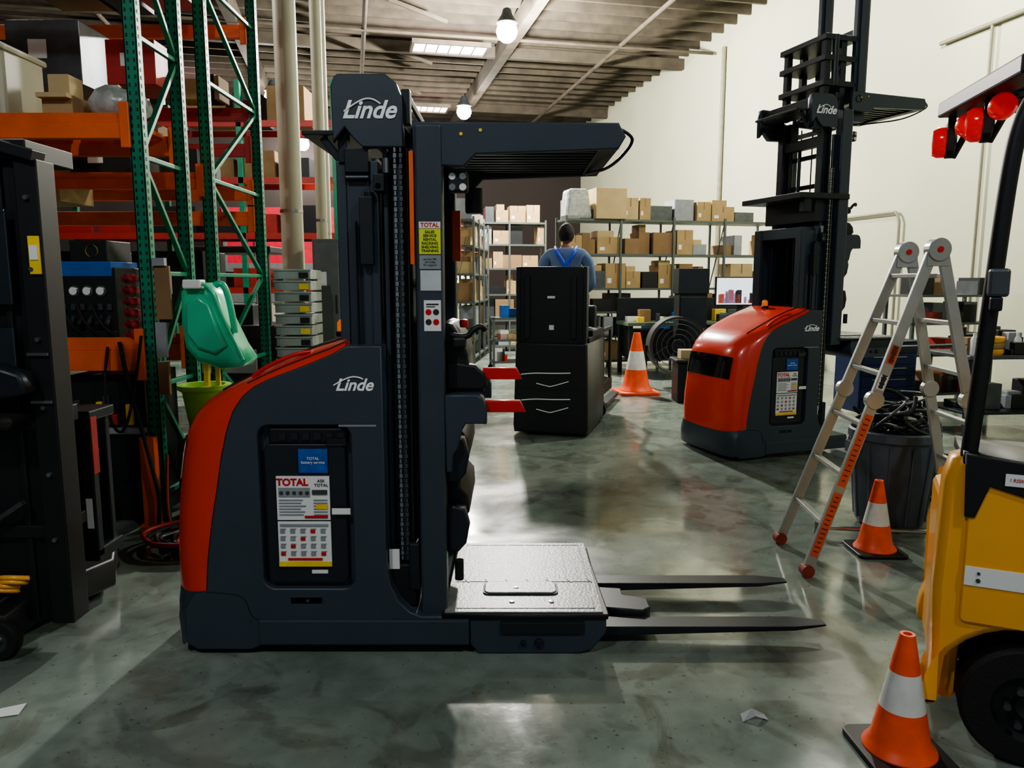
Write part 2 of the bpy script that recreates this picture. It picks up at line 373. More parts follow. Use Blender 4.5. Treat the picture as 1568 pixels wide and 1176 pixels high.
    b.box((-.88,.10,2.255+L),(-.62,.7,2.275+L)); b.box((-.73,.10,2.13+L),(-.69,.16,2.26+L)); b.beam((-.80,.14,2.25+L),(-.70,.14,2.12+L),.03,.03); b.box((-.70,.08,2.10+L),(-.60,.14,2.20+L))
    b.cyl((-.70,.09,2.08+L),(-.60,.09,2.08+L),.012); b.box((-.46,.1,2.30+L),(-.425,.16,2.44+L)); b.box((-.46,W-.16,2.30+L),(-.425,W-.1,2.44+L)); b.box((-.445,.16,2.40+L),(-.43,W-.16,2.43+L))
    b.build('mast_head_bracket',e,DARK2,.004)
    for k,y in enumerate((.04,W-.14)):
        box('cab_column',e,(-.405,y,.13+L),(-.290,y+.10,2.29+L),DARK,.012)
    box('cab_back_plate',e,(-.40,.14,.17+L),(-.36,W-.14,1.5+L),DARK2)
    b=MB()
    for z in(1.62,1.9,2.12): b.box((-.40,.14,z+L),(-.37,W-.14,z+.04+L))
    for y in(.3,.46,.62): b.box((-.39,y,1.5+L),(-.38,y+.008,2.2+L))
    b.build('cab_screen',e,DARK2)
    if not L:
        b=MB(); b.box((-.425,.035,1.72),(-.408,.06,2.18)); b.box((-.30,.7,1.75),(-.26,.74,2.0)); b.build('orange_mast_strips',e,ORG)  # two plain orange strips beside the mast and column
        yb=.0385
        box('column_label_header',e,(-.388,yb-.002,1.868),(-.298,yb,1.895),WHT,0); text('column_label_title',e,'TOTAL',(-.343,yb-.0025,1.881),.024,TXR,off=.0006)
        box('column_label_yellow',e,(-.388,yb-.002,1.762),(-.298,yb,1.866),YLB,0)
        text('column_label_text',e,'SALES\nSERVICE\nRENTAL\nRACKING\nSHELVING\nTRAINING',(-.343,yb-.0025,1.814),.0155,TXB,off=.0004)
        box('column_label_grey',e,(-.388,yb-.002,1.70),(-.298,yb,1.758),GRYL,0)
        text('column_label_small',e,'service 24h\ncall today\nfor support',(-.343,yb-.0025,1.729),.012,TXB)
        box('column_label_white',e,(-.385,yb-.002,1.61),(-.298,yb,1.695),mat('pale_label','#bfc4c8',.5),0)
        box('column_pictogram',e,(-.372,yb-.002,1.44),(-.300,yb,1.57),WHT,0)
        b=MB()
        for i in range(2):
            for j in range(2): b.cyl((-.353+j*.032,yb-.0035,1.478+i*.042),(-.353+j*.032,yb-.002,1.478+i*.042),.013,int(i!=j),14)
        b.box((-.362,yb-.0035,1.55),(-.31,yb-.002,1.556),0); b.box((-.362,yb-.0035,1.541),(-.325,yb-.002,1.545),0)
        b.build('pictogram_print',e,[TXB,TXR])
    gz=.15 if L else 0; gx=.1 if L else 0
    g=[(-.41,2.13),(-.41,2.30),(.44,2.295),(.47,2.24),(.44,2.19),(-.15,2.17),(-.20,2.12)]
    panel('guard_side',e,sh(g,gz,gx),.05,.085,DARK,(),.006); panel('guard_side_far',e,sh(g,gz,gx),W-.085,W-.05,DARK,(),.006)
    b=MB(); T=L+gz; b.box((-.40+gx,.085,2.2+T),(-.30+gx,W-.085,2.29+T)); b.box((.36+gx,.085,2.19+T),(.44+gx,W-.085,2.29+T))
    for i in range(10):
        y=.11+i*.075; b.box((-.30+gx,y,2.20+T),(.38+gx,y+.03,2.225+T))
    b.box((-.30+gx,.085,2.27+T),(.38+gx,W-.085,2.285+T))
    b.box((-.02+gx,.085,2.225+T),(.02+gx,W-.085,2.27+T))
    b.build('guard_roof',e,DARK2,.003)
    tube('guard_handle',e,[(.44+gx,.07,2.275+T),(.50+gx,.07,2.25+T),(.50+gx,.09,2.21+T),(.44+gx,.3,2.15+T),(.38+gx,.6,2.17+T),(.38+gx,.8,2.19+T)],.007,BLK)
    lathe('guard_badge',e,[(.034,-.004),(.034,.002),(.028,.002),(.028,-.004)],(-.34+gx,.05,2.235+T),BLK,'Y',24)
    b=MB(); b.cyl((-.13,.046,2.265+T),(-.13,.052,2.265+T),.007); b.cyl((-.21,.046,2.25+T),(-.21,.052,2.25+T),.007); b.build('guard_stickers',e,[YEL2])
    box('work_light',e,(-.275,.10,2.02+L),(-.185,.15,2.11+L),BLK,.012)
    for a in(0,1):
        for c in(0,1): lathe('work_light_lens',e,[(.001,-.004),(.014,-.004),(.017,.004)],(-.252+a*.044,.10,2.043+c*.044+L),WHT if (a+c)==1 else STL,'Y',16)
    lathe('fan_motor',e,[(.001,0),(.035,0),(.04,.01),(.04,.11),(.001,.11)],(-.17,.3,1.95+L),BLK)
    cons=[(-.30,1.47),(-.26,1.46),(-.22,1.40),(-.195,1.33),(-.185,1.24),(-.14,1.22),(-.125,1.16),(-.30,1.16)]
    panel('console',e,sh(cons),.16,.62,BLK,(),.01)
    tube('grab_handle',e,[(-.27,.12,1.42+L),(-.20,.12,1.40+L),(-.17,.12,1.44+L),(-.13,.12,1.46+L),(-.12,.14,1.44+L)],.013,BLK)
    box('control_pod',e,(-.26,.10,1.36+L),(-.20,.17,1.41+L),BLK,.012)
    lathe('steer_knob',e,[(.018,0),(.022,.02),(.018,.035),(.001,.04)],(-.22,.3,1.44+L),REDP)
    arm=[(-.29,1.165),(-.15,1.165),(-.125,1.15),(-.11,1.11),(-.11,1.035),(-.20,1.035),(-.22,1.0),(-.235,.93),(-.255,.9),(-.26,.82),(-.29,.82)]
    panel('side_console',e,sh(arm),.05,.14,DARK,(),.008); panel('side_console_far',e,sh(arm),W-.14,W-.05,DARK,(),.008)
    arm2=[(-.29,1.30),(-.16,1.28),(-.12,1.24),(-.11,1.19),(-.13,1.17),(-.29,1.17)]
    panel('arm_rest',e,sh(arm2),.15,.22,BLK,(),.01)
    pad=[(-.30,1.0),(-.23,.99),(-.20,.94),(-.195,.86),(-.23,.80),(-.235,.72),(-.20,.68),(-.195,.60),(-.24,.54),(-.25,.42),(-.30,.40)]
    panel('back_pads',e,sh(pad),.18,.74,BLK,(),.012)
    for z in(.98,.66): panel('pad_wing',e,sh([(-.29,z),(-.21,z-.02),(-.19,z-.10),(-.205,z-.18),(-.24,z-.22),(-.29,z-.22)]),.10,.17,DARK2,(),.01)
    b=MB(); b.cyl((-.235,.06,.33+L),(-.235,.06,.42+L),.02); b.build('foot_pedal_post',e,BLK)
    if not L:
        for y,x1,z in((.18,.045,1.24),(.10,.06,1.105)):
            panel('side_gate_bar',e,[(-.13,z-.026),(x1,z-.026),(x1-.025,z+.026),(-.13,z+.026)],y,y+.035,REDP,(),.004)
    panel('platform_plate',e,[(-.31,0),(.425,0),(.43,.02),(.405,W-.01),(.395,W),(-.31,W)],.165+L,.190+L,BLK,(),.006,'Z')
    b=MB(); b.box((-.30,.014,.188+L),(.405,W-.018,.196+L)); b.build('platform_mat',e,MATG,.003)
    b=MB()
    for i in range(7):
        x=-.23+i*.1
        b.box((x-.003,.05,.1955+L),(x+.003,.17,.1985+L)); b.box((x-.003,.38,.1955+L),(x+.003,.86,.1985+L))
        b.beam((x,.38,.197+L),(x+.018,.345,.197+L),.006,.003)
    b.box((-.25,.05,.1955+L),(.37,.054,.198+L)); b.box((-.25,.86,.1955+L),(.37,.864,.198+L))
    b.box((-.27,.35,.1955+L),(.38,.354,.198+L))
    b.build('mat_grooves',e,DARK2)
    panel('foot_switch_rim',e,rrect(-.137,.217,.193,.337,.03),.196+L,.202+L,BLK,(),.002,'Z')
    panel('foot_switch',e,rrect(-.13,.21,.20,.33,.03),.198+L,.207+L,MATG,(),.004,'Z')
    for sx,sy in((0,.12),(.18,.12),(.02,.26)): lathe('mat_studs',e,[(.012,.0),(.012,.004),(.001,.005)],(sx,sy,.197+L+(.009 if sy>.2 else 0)),STL)
    und=[(-.19,.165),(.42,.165),(.42,.10),(.36,.02),(.30,.0),(-.15,.0),(-.19,.05)]
    panel('platform_base',e,sh(und) ,.01,W-.01,DARK,(),.008)
    b=MB(); b.box((-.05,-.004,.10+L),(.32,.02,.155+L)); b.cyl((.05,-.006,.055+L),(.05,.02,.055+L),.012); b.cyl((.12,-.006,.055+L),(.12,.02,.055+L),.02); b.build('base_fittings',e,DARK2,.004)
    for y in(.10,.60):
        zt=.085+L
        v=[(.40,y,zt-.045),(.40,y+.11,zt-.045),(.40,y+.11,zt),(.40,y,zt),(1.30,y,zt-.02),(1.30,y+.11,zt-.02),(1.30,y+.11,zt),(1.30,y,zt),(1.45,y+.03,zt-.012),(1.45,y+.08,zt-.012),(1.45,y+.08,zt-.004),(1.45,y+.03,zt-.004)]
        f=[(0,3,2,1),(0,1,5,4),(1,2,6,5),(2,3,7,6),(3,0,4,7),(4,5,9,8),(5,6,10,9),(6,7,11,10),(7,4,8,11),(8,9,10,11)]
        mk('fork',e,v,f,DARK2,.003)
    panel('fork_carriage',e,[(.41,.26),(.62,.22),(.66,.26),(.66,.36),(.55,.40),(.55,.48),(.41,.50)],.05+L,.11+L,DARK2,(),.006,'Z')
    if L:
        b=MB()
        for y in(.12,.60): b.box((-.24,y,2.2+L),(-.10,y+.05,3.9+L)); b.box((-.21,y-.02,2.3+L),(-.13,y,3.5+L))
        for z in(2.45,2.95,3.5): b.box((-.22,.15,z+L),(-.12,.62,z+.08+L))
        b.build('auxiliary_mast',e,DARK,.004)
        b=MB()
        for y in(.14,.66): b.box((-.56,y,2.4+L),(-.50,y+.06,2.92+L)); b.box((-.38,y,2.3+L),(-.32,y+.06,2.95+L))
        for z in(2.5,2.72,2.9): b.box((-.58,.12,z+L),(-.22,.76,z+.05+L))
        b.cyl((-.45,.14,2.5+L),(-.45,.14,2.95+L),.03); b.beam((-.56,.16,2.4+L),(-.34,.16,2.75+L),.03,.03)
        b.build('reeving_carriage',e,DARK2,.005)
    return e
order_picker((0,3.15,0),0,0)
order_picker((3.42,7.2,0),R(18.6),.92)

# ------------------------------------------------------------------ far order picker with operator
t=E('reach_truck',(.02,8.02,0),R(-16))
panel('lower_body',t,[(0,.03),(.80,.03),(.81,.10),(.80,1.0),(.02,1.0),(-.01,.10)],0,1.05,BLK,(),.02)
panel('upper_screen',t,[(.03,.98),(.78,.98),(.76,1.74),(.73,1.80),(.06,1.80),(.04,1.74)],.04,.16,BLK,(),.015)
b=MB()
for x in(.0,.72): b.box((x+.02,.02,.9),(x+.06,.14,1.8))
b.box((.62,.3,1.0),(.80,1.0,1.12)); b.box((.02,.3,1.0),(.14,1.0,1.12))
for x in(.12,.62): b.box((x,.0,1.05),(x+.05,.05,1.70))
b.build('frame_ribs',t,DARK2,.006)
b=MB(); b.box((.36,.02,1.47),(.44,.045,1.495)); b.box((.38,.02,1.14),(.43,.045,1.19)); b.build('rear_lights',t,WHT)
for z in(.66,.38):
    tube('trim_swoosh',t,[(.08,-.004,z),(.2,-.006,z+.02),(.45,-.006,z+.02),(.62,-.004,z+.03)],.006,TXW)
    tube('trim_swoosh',t,[(.25,-.004,z-.09),(.38,-.006,z-.12),(.42,-.006,z-.12),(.60,-.004,z-.06)],.005,TXW)
    box('body_seam',t,(.02,-.004,z-.16),(.78,.004,z-.15),DARK2,0)
box('operator_platform',t,(.02,1.05,.30),(.80,1.75,.45),BLK,.01)
b=MB(); b.box((.77,.95,.45),(.80,1.05,1.25)); b.box((.77,1.6,.45),(.80,1.7,1.1)); b.box((.77,1.0,1.05),(.80,1.65,1.1)); b.box((.74,.1,1.0),(.80,.9,1.06)); b.build('side_rails',t,BLK,.01)
b=MB(); b.box((.06,1.75,.05),(.18,2.8,.10)); b.box((.62,1.75,.05),(.74,2.8,.10)); b.box((.1,1.70,.05),(.7,1.76,1.0)); b.build('forks',t,DARK2,.006)
for x in(.1,.7): wheel('wheel',t,(x,1.2,.12),.12,.1)
for x in(.15,.65): wheel('wheel',t,(x,.25,.11),.11,.1)
box('console',t,(.25,1.60,.9),(.6,1.74,1.35),BLK,.03)

# ------------------------------------------------------------------ person
def skin(name,parent,chain,mats,root=0,sub=2,fac=None):
    vs,es,rs=chain
    me=bpy.data.meshes.new(name); me.from_pydata(vs,es,[]); o=bpy.data.objects.new('tmp',me); COL.objects.link(o)
    o.modifiers.new('s','SKIN'); s=o.modifiers.new('u','SUBSURF'); s.levels=sub; s.render_levels=sub
    for i,r in enumerate(rs):
        q=me.skin_vertices[0].data[i]; q.radius=(r if isinstance(r,tuple) else (r,r)); q.use_root=(i==root)
    dg=bpy.context.evaluated_depsgraph_get(); dg.update()
    m2=bpy.data.meshes.new_from_object(o.evaluated_get(dg)); bpy.data.objects.remove(o)
    m2.materials.clear()
    for m in mats: m2.materials.append(m)
    for p in m2.polygons:
        p.use_smooth=True
        p.material_index=fac(p.center) if fac else 0
    n=bpy.data.objects.new(name,m2); COL.objects.link(n)
    if parent:n.parent=parent
    return n
SKIN=mat('skin','#8a5c42',.6); SHIRT=mat('blue_grey_shirt','#667da3',.85,0,.12,14); PANT=mat('dark_trousers','#1f2530',.9); HAIR=mat('black_hair','#0e0c0b',.7,0,.3,40,.6,200); BOOT=mat('boots','#17130f',.7); HARN=mat('harness_blue','#2a4fe0',.6)
pe=E('person',(.64,9.0,.45),R(-6)); pe.scale=(1.08,1.06,1.05)
V=[(0,0,.95),(0,0,1.12),(0,-.01,1.30),(0,-.01,1.42),(0,.0,1.50),(0,.02,1.58),
 (.10,0,.90),(.11,.02,.50),(.11,-.03,.10),(.11,.12,.05),(-.10,0,.90),(-.11,.02,.50),(-.11,-.03,.10),(-.11,.12,.05),
 (.17,-.01,1.43),(.235,-.01,1.37),(.28,.02,1.10),(.20,.24,1.02),(.17,.33,1.03),
 (-.17,-.01,1.43),(-.235,-.01,1.37),(-.28,.02,1.10),(-.20,.24,1.02),(-.17,.33,1.03)]
Ed=[(0,1),(1,2),(2,3),(3,4),(4,5),(0,6),(6,7),(7,8),(8,9),(0,10),(10,11),(11,12),(12,13),(3,14),(14,15),(15,16),(16,17),(17,18),(3,19),(19,20),(20,21),(21,22),(22,23)]
Rs=[(.16,.12),(.16,.12),(.19,.13),(.16,.11),.066,.055,.105,.075,.055,.05,.105,.075,.055,.05,.08,.075,.058,.042,.032,.08,.075,.058,.042,.032]
def pf(c):
    if c.z<.14: return 3
    if c.z<.94 and abs(c.x)<.23 and c.y<.2: return 2
    if c.y>.27 and c.z>.9: return 0
    if c.z>1.52: return 0
    return 1
skin('body',pe,(V,Ed,Rs),[SKIN,SHIRT,PANT,BOOT],0,2,pf)
hv=[];hf=[];n1,n2=16,24
for i in range(n1+1):
    a=math.pi*i/n1
    for j in range(n2):
        t_=2*math.pi*j/n2; x=math.sin(a)*math.cos(t_); y=math.sin(a)*math.sin(t_); z=math.cos(a)
        k=1-.22*max(0,-z)**1.2
        X=.078*x*k; Y=.098*y*(1-.15*max(0,-z)*(1 if y<0 else .3)); Z=.118*z
        if y>.8 and -.35<z<.1: Y+=.02*math.exp(-(x/.18)**2)*(1-abs(z+.12)*3)
        if abs(abs(x)-.38)<.18 and y>.5 and 0<z<.25: Y-=.006
        hv.append((X,Y,Z))
for i in range(n1):
    for j in range(n2): hf.append((i*n2+j,(i+1)*n2+j,(i+1)*n2+(j+1)%n2,i*n2+(j+1)%n2))
HC=Vector((0,.03,1.665)); HM=Matrix.Translation(HC)@Matrix.Rotation(R(-12),4,'X')
mk('head',pe,[HM@Vector(q) for q in hv],hf,SKIN,0,True)
hairf=[]
sc=[(q[0]*1.14,q[1]*1.12,q[2]*1.08) for q in hv]
for q in hf:
    c=sum((Vector(hv[k]) for k in q),Vector())/4
    if c.z>.045 or (c.y<-.005 and c.z>-.075): hairf.append(q)
mk('hair',pe,[HM@Vector(q) for q in sc],hairf,HAIR,0,True)
for s in(-1,1):
    lathe('ear',pe,[(.001,-.008),(.018,-.006),(.024,.002),(.014,.006),(.001,.003)],HM@Vector((s*.081,0,-.01)),SKIN,'X',14)
    lathe('eye',pe,[(.001,-.008),(.009,-.004),(.009,.002),(.001,.008)],HM@Vector((s*.03,.086,.012)),WHT,'Y',12)
    px=s*.17; base=Vector((px,.34,1.03))
    hv2=[tuple(base),tuple(base+Vector((0,.045,-.002))),tuple(base+Vector((0,.08,-.004)))]
    skin('palm',pe,(hv2,[(0,1),(1,2)],[(.028,.022),(.04,.016),(.036,.014)]),[SKIN])
    for k,(dx,ln) in enumerate(((-.030,.062),(-.010,.072),(.010,.068),(.030,.054))):
        p0=base+Vector((dx,.075,-.002)); pts=[p0,p0+Vector((0,ln*.45,.004)),p0+Vector((0,ln*.68,-.02)),p0+Vector((0,ln*.62,-.042))]
        skin('finger_%d'%(k+1),pe,([tuple(q) for q in pts],[(0,1),(1,2),(2,3)],[.010,.009,.0085,.007]),[SKIN],0,1)
    p0=base+Vector((-s*.03,.02,-.005)); pts=[p0,p0+Vector((-s*.028,.025,-.008)),p0+Vector((-s*.030,.05,-.022))]
    skin('thumb',pe,([tuple(q) for q in pts],[(0,1),(1,2)],[.013,.011,.008]),[SKIN],0,1)
tube('mouth',pe,[HM@Vector((-.022,.089,-.062)),HM@Vector((0,.094,-.064)),HM@Vector((.022,.089,-.062))],.0035,REDP)
for s in(-1,1): tube('harness_strap',pe,[(s*.12,.03,1.52),(s*.11,-.10,1.48),(s*.05,-.15,1.39),(0,-.155,1.31)],.018,HARN)
tube('harness_strap_back',pe,[(0,-.155,1.31),(0,-.15,1.18),(0,-.13,1.0)],.018,HARN)
b=MB(); b.box((-.035,-.175,1.27),(.035,-.145,1.34)); b.build('harness_ring',pe,HARN,.005)

# ------------------------------------------------------------------ ladder
ld=E('folding_ladder')
LF={'n':[(1.66,4.05,0.03),(2.27,4.12,1.80)],'f':[(1.70,4.59,.03),(2.31,4.52,1.80)]}
RF={'n':[(2.74,4.05,0.03),(2.33,4.12,1.80)],'f':[(2.78,4.59,.03),(2.37,4.52,1.80)]}
def lp(S,k,z):
    a,c=Vector(S[k][0]),Vector(S[k][1]); return a.lerp(c,(z-a.z)/(c.z-a.z))
b=MB()
for S in(LF,RF):
    for k in'nf':
        b.beam(S[k][0],S[k][1],.060,.026,0,up=(0,1,0))
b.build('rails',ld,ALU,.004)
b=MB()
for S in(LF,RF):
    for z in(.30,.58,.86,1.14,1.42,1.68):
        a=lp(S,'n',z);c=lp(S,'f',z); b.box((-.018,-.002,-.012),(.018,(c-a).length,.012),0,Matrix.Translation(a)@Matrix.Rotation(math.atan2(-(c-a).x,(c-a).y),4,'Z'))
b.build('rungs',ld,ALU,.003)
b=MB()
for S in(LF,RF):
    for k in 'nf':
        q=lp(S,k,1.0); b.cyl(q+Vector((0,-.022,0)),q+Vector((0,.022,0)),.05,0,20)
for k in 'nf':
    q=(Vector(LF[k][1])+Vector(RF[k][1]))/2
    b.cyl(q+Vector((0,-.03,.02)),q+Vector((0,.03,.02)),.062,0,24)
    b.box((q.x-.06,q.y-.02,q.z-.07),(q.x+.06,q.y+.02,q.z+.02))
b.build('hinges',ld,ALU,.003)
b=MB()
for k in'nf':
    q=(Vector(LF[k][1])+Vector(RF[k][1]))/2; b.cyl(q+Vector((0,-.036,.02)),q+Vector((0,.036,.02)),.016,0,16)
b.build('hinge_caps',ld,REDP)
b=MB()
for S in(LF,RF):
    for k in'nf':
        q=Vector(S[k][0]); b.cyl(q+Vector((0,-.03,.007)),q+Vector((0,.03,.007)),.036,0,16)
b.build('feet',ld,mat('red_rubber','#8a3a2c',.7))
b=MB()
for z0,z1,mi in((.12,.48,0),(.52,.92,0),(1.06,1.14,1),(1.2,1.3,0)):
    a=lp(LF,'n',z0)+Vector((-.0,-.0145,0)); c=lp(LF,'n',z1)+Vector((0,-.0145,0))
    d=(c-a).normalized(); n_=Vector((0,-1,0)); s_=d.cross(n_).normalized()*.022
    k=len(b.v); b.v+=[a-s_,a+s_,c+s_,c-s_]; b.f.append((k,k+1,k+2,k+3)); b.m.append(mi)
    for j in range(1,14):
        m_=a.lerp(c,j/14)+Vector((0,-.001,0)); k=len(b.v); w_=s_*random.uniform(.4,.8); b.v+=[m_-w_,m_+w_,m_+w_+d*.006,m_-w_+d*.006]; b.f.append((k,k+1,k+2,k+3)); b.m.append(2)
b.build('rail_stickers',ld,[mat('orange_sticker','#dc5a30',.5),WHT,TXB])

# ------------------------------------------------------------------ cones
def cone(x,y,h,base=BLK):
    e=E('traffic_cone',(x,y,0),random.uniform(-.2,.2)); w=h*.33
    panel('base',e,rrect(-w,w,-w,w,w*.25),0,h*.05,base,(),.006,'Z')
    r0=h*.245; r1=h*.055; prof=[]
    for z in [.04,.06,.10,.14,.40,.40,.70,.70,.95,.985,1.0,1.0]:
        r=r0+(r1-r0)*z
        if z<=.06: r=r0*1.12
        if z==.10: r=r0*1.0
        prof.append((r,z*h))
    prof[-1]=(r1*.6,h); prof.append((r1*.6,h*.9))
    lathe('body',e,prof,(0,0,0),[CONE,CONEW],mi=[0,0,0,0,0,1,1,0,0,0,0,0])
cone(1.365,2.45,.445); cone(2.235,4.45,.45); cone(1.84,11.05,.90,CONE)

# ------------------------------------------------------------------ bin with cables
bn=E('trash_bin',(2.58,4.98,0))
lathe('tub',bn,[(.001,.02),(.20,.02),(.215,.04),(.265,.60),(.285,.61),(.285,.66),(.27,.67),(.255,.64),(.25,.58),(.001,.53)],(0,0,0),BIN)
b=MB()
for a in range(0,360,30):
    c,s=math.cos(R(a)),math.sin(R(a)); b.beam((.216*c,.216*s,.05),(.264*c,.264*s,.58),.02,.012)
b.box((-.30,-.06,.50),(-.25,.06,.58)); b.box((.25,-.06,.50),(.30,.06,.58))
b.build('ribs',bn,BIN,.003)
for k in range(18):
    cx,cy,cz=random.uniform(-.12,.12),random.uniform(-.12,.12),random.uniform(.62,.82); r=random.uniform(.08,.17)
    ax=Matrix.Rotation(random.uniform(0,3),3,'Z')@Matrix.Rotation(random.uniform(-.9,.9),3,'X')
    tube('cable_%d'%k,bn,[Vector((cx,cy,cz))+ax@Vector((r*math.cos(i*.7),r*math.sin(i*.7),.01*i)) for i in range(10)],random.choice((.009,.013)),random.choice((RUB,RUB,BLK,STD)))

# ------------------------------------------------------------------ yellow forklift (near right)
fk=E('forklift',(1.46,2.47,0),R(-25)); D=.86
arc=[(.29+.28*math.cos(R(a)),.21+.28*math.sin(R(a))) for a in range(190,-11,-12)]
tail=[(.6,.95),(1.2,.95),(1.2,.45),(1.5,.45),(1.9,1.0),(2.0,1.0),(2.0,.12),(.60,.12)]+arc[::-1]
panel('counterweight_body',fk,[(.0,.16),(-.01,.6),(.0,.98),(.02,1.06),(.06,1.08),(.35,1.03)]+tail,0,.14,YEL,(),.03)
panel('counterweight_body_far',fk,[(.07,.16),(.06,.6),(.09,.82),(.2,.88),(.35,.9)]+tail,D-.12,D,YEL,(),.03)
panel('body_core',fk,[(.06,.5),(.08,.86),(.15,.93),(.6,.93),(1.2,.93),(1.2,.45)],.1,D-.1,YEL,(),.01)
box('rear_weight',fk,(.03,.1,.15),(.10,D-.1,.84),YEL,.03)
panel('body_door_panel',fk,rrect(.075,.9,.50,.985,.02),-.012,.01,YEL,(),.006)
box('reflective_strip',fk,(.08,-.016,.635),(.9,-.010,.70),WHT,0)
b=MB(); b.cyl((.12,-.02,.655),(.12,-.01,.655),.007); b.cyl((.12,-.02,.68),(.12,-.01,.68),.005); b.build('strip_bolts',fk,STD)
panel('hood_cover',fk,[(.05,1.09),(.30,1.06),(.9,1.0),(.9,.93),(.6,.94),(.30,.98),(.1,1.03),(.05,1.05)],-.015,.3,BLK,(),.015)
panel('hood_cover_rear',fk,[(.16,1.0),(.9,1.0),(.9,.92),(.16,.92)],.25,D-.1,BLK,(),.015)
panel('hood_cover_side',fk,[(.055,1.085),(.9,1.0),(.9,.86),(.32,.93),(.13,.98),(.095,.87),(.065,.87)],-.022,-.008,BLK,(),.005)
box('warning_sticker',fk,(.17,-.026,.99),(.235,-.0225,1.03),WHT,0); text('warning_text',fk,'! RISK',(.203,-.027,1.01),.016,TXR)
for y in(.10,D-.1): wheel('rear_wheel',fk,(.31,y,.215),.215,.16,'Y',BLK); wheel('front_wheel',fk,(1.7,y,.23),.23,.2)
b=MB()
for i in range(6):
    a=R(60*i); b.cyl((.31+.07*math.cos(a),.01,.215+.07*math.sin(a)),(.31+.07*math.cos(a),.03,.215+.07*math.sin(a)),.012)
b.build('wheel_nuts',fk,STD)
panel('seat',fk,[(.62,1.0),(1.1,1.0),(1.12,1.10),(.78,1.14),(.68,1.6),(.58,1.6)],.2,.65,BLK,(),.03)
tube('steering_wheel',fk,[Vector((1.35+.05*math.cos(a),.43+.17*math.sin(a),1.30+.16*math.cos(a))) for a in [i*.5236 for i in range(12)]],.014,BLK,True,True)
b=MB(); b.beam((1.55,.43,.9),(1.36,.43,1.3),.05,.05); b.build('steering_column',fk,BLK)
tube('guard_pillar',fk,[(.065,.03,1.02),(.07,.03,1.08),(.095,.03,1.6),(.115,.03,2.02),(.135,.03,2.16),(.18,.03,2.25),(.30,.03,2.30)],.026,BLK)
for y in(.03,D-.03): tube('guard_pillar_front',fk,[(1.75,y,1.0),(1.45,y,2.0),(1.38,y,2.24),(1.30,y,2.31)],.027,BLK)
b=MB()
b.box((.16,.0,2.28),(1.35,.06,2.34)); b.box((.0,D-.06,2.32),(1.35,D,2.38)); b.box((1.30,.0,2.28),(1.36,D,2.36))
b.beam((.17,.03,2.32),(.0,D-.02,2.35),.10,.06)
for i in range(1,6): b.box((.17-.026*i,i*.13,2.31),(1.32,.035+i*.13,2.36))
b.build('overhead_guard',fk,BLK,.008)
for x,y in((.075,.50),(-.01,.86)):
    lathe('tail_light',fk,[(.001,-.05),(.05,-.048),(.062,-.03),(.062,-.0),(.066,.0),(.066,.03),(.04,.04),(.001,.04)],(x,y,2.225),[REDL,BLK],'X',24,mi=[0,0,0,1,1,1,1])
    b=MB(); b.box((x+.0,y-.07,2.18),(x+.03,y-.06,2.34)); b.box((x,y-.07,2.28),(x+.04,y+.07,2.30)); b.beam((x+.03,y,2.16),(x+.10,y-.06,2.32),.02,.02); b.build('tail_light_bracket',fk,BLK,.003)
for x,y in((.05,.68),(.12,.36)): lathe('reverse_light',fk,[(.001,-.05),(.035,-.048),(.045,-.03),(.045,.0),(.001,.0)],(x,y,2.255),REDL,'Y',18)
box('pillar_light',fk,(.075,-.035,1.60),(.135,.0,1.69),STD,.01); box('pillar_light_base',fk,(.085,-.03,1.555),(.12,.0,1.60),BLK,.006)

# ------------------------------------------------------------------ left rack
rk=E('pallet_rack')
holes=MB()
def post(b,x,y,h,w=.085,d=.07):
    b.box((x-w/2,y-d/2,0),(x-w/2+.012,y+d/2,h)); b.box((x+w/2-.012,y-d/2,0),(x+w/2,y+d/2,h)); b.box((x-w/2,y-d/2,0),(x+w/2,y-d/2+.01,h)); b.box((x-w*.7,y-d*.7,0),(x+w*.7,y+d*.7,.012))
    z=.12
    while z<h-.05:
        for dx in(-.02,.02): holes.box((x+dx-.006,y-d/2-.002,z),(x+dx+.006,y-d/2+.001,z+.022))
        holes.box((x+w/2-.001,y-.008,z),(x+w/2+.002,y+.008,z+.022)); z+=.05
def frame(b,x,y0,y1,h):
    post(b,x,y0,h); post(b,x,y1,h); z=.2; k=0
    while z<h-.3:
        b.beam((x,y0,z),(x,y1,z),.03,.03)
        z2=min(h-.05,z+.75)
        b.beam((x,y0 if k%2 else y1,z),(x,y1 if k%2 else y0,z2),.035,.03); z=z2; k+=1
g=MB()
for x in(-2.40,-5.2): frame(g,x,5.0,5.62,5.2); frame(g,x,6.1,7.3,5.6)
g.build('upright_frames',rk,GREEN,.003)
holes.build('upright_slots',rk,BLK)
o_=MB()
def beam(y,z,h=.11,x0=-5.16,x1=-2.44,mi=0): o_.box((x0,y-.03,z),(x1,y+.03,z+h*.62),mi); o_.box((x0,y-.015,z+h*.62),(x1,y+.03,z+h),mi); o_.box((x1-.04,y-.05,z-.06),(x1+.02,y-.03,z+h+.06),mi)
beam(4.97,2.55,.16); beam(5.65,2.55,.14); beam(4.97,1.06,.22); beam(5.65,1.06,.2)
for z in(2.17,2.40): beam(7.25,z,.13)
beam(6.1,2.37,.13)
for z,mi in((2.80,1),(3.12,1),(3.85,0),(4.4,1)): beam(7.25,z,.12,mi=mi)
beam(4.97,3.95,.14)
o_.build('beams',rk,[ORG,REDB],.004)
d_=MB()
for z in(2.70,1.26):
    for i in range(12): d_.box((-5.1+i*.22,5.0,z-.03),(-5.1+i*.22+.16,5.62,z))
d_.build('deck_boards',rk,[ORG])
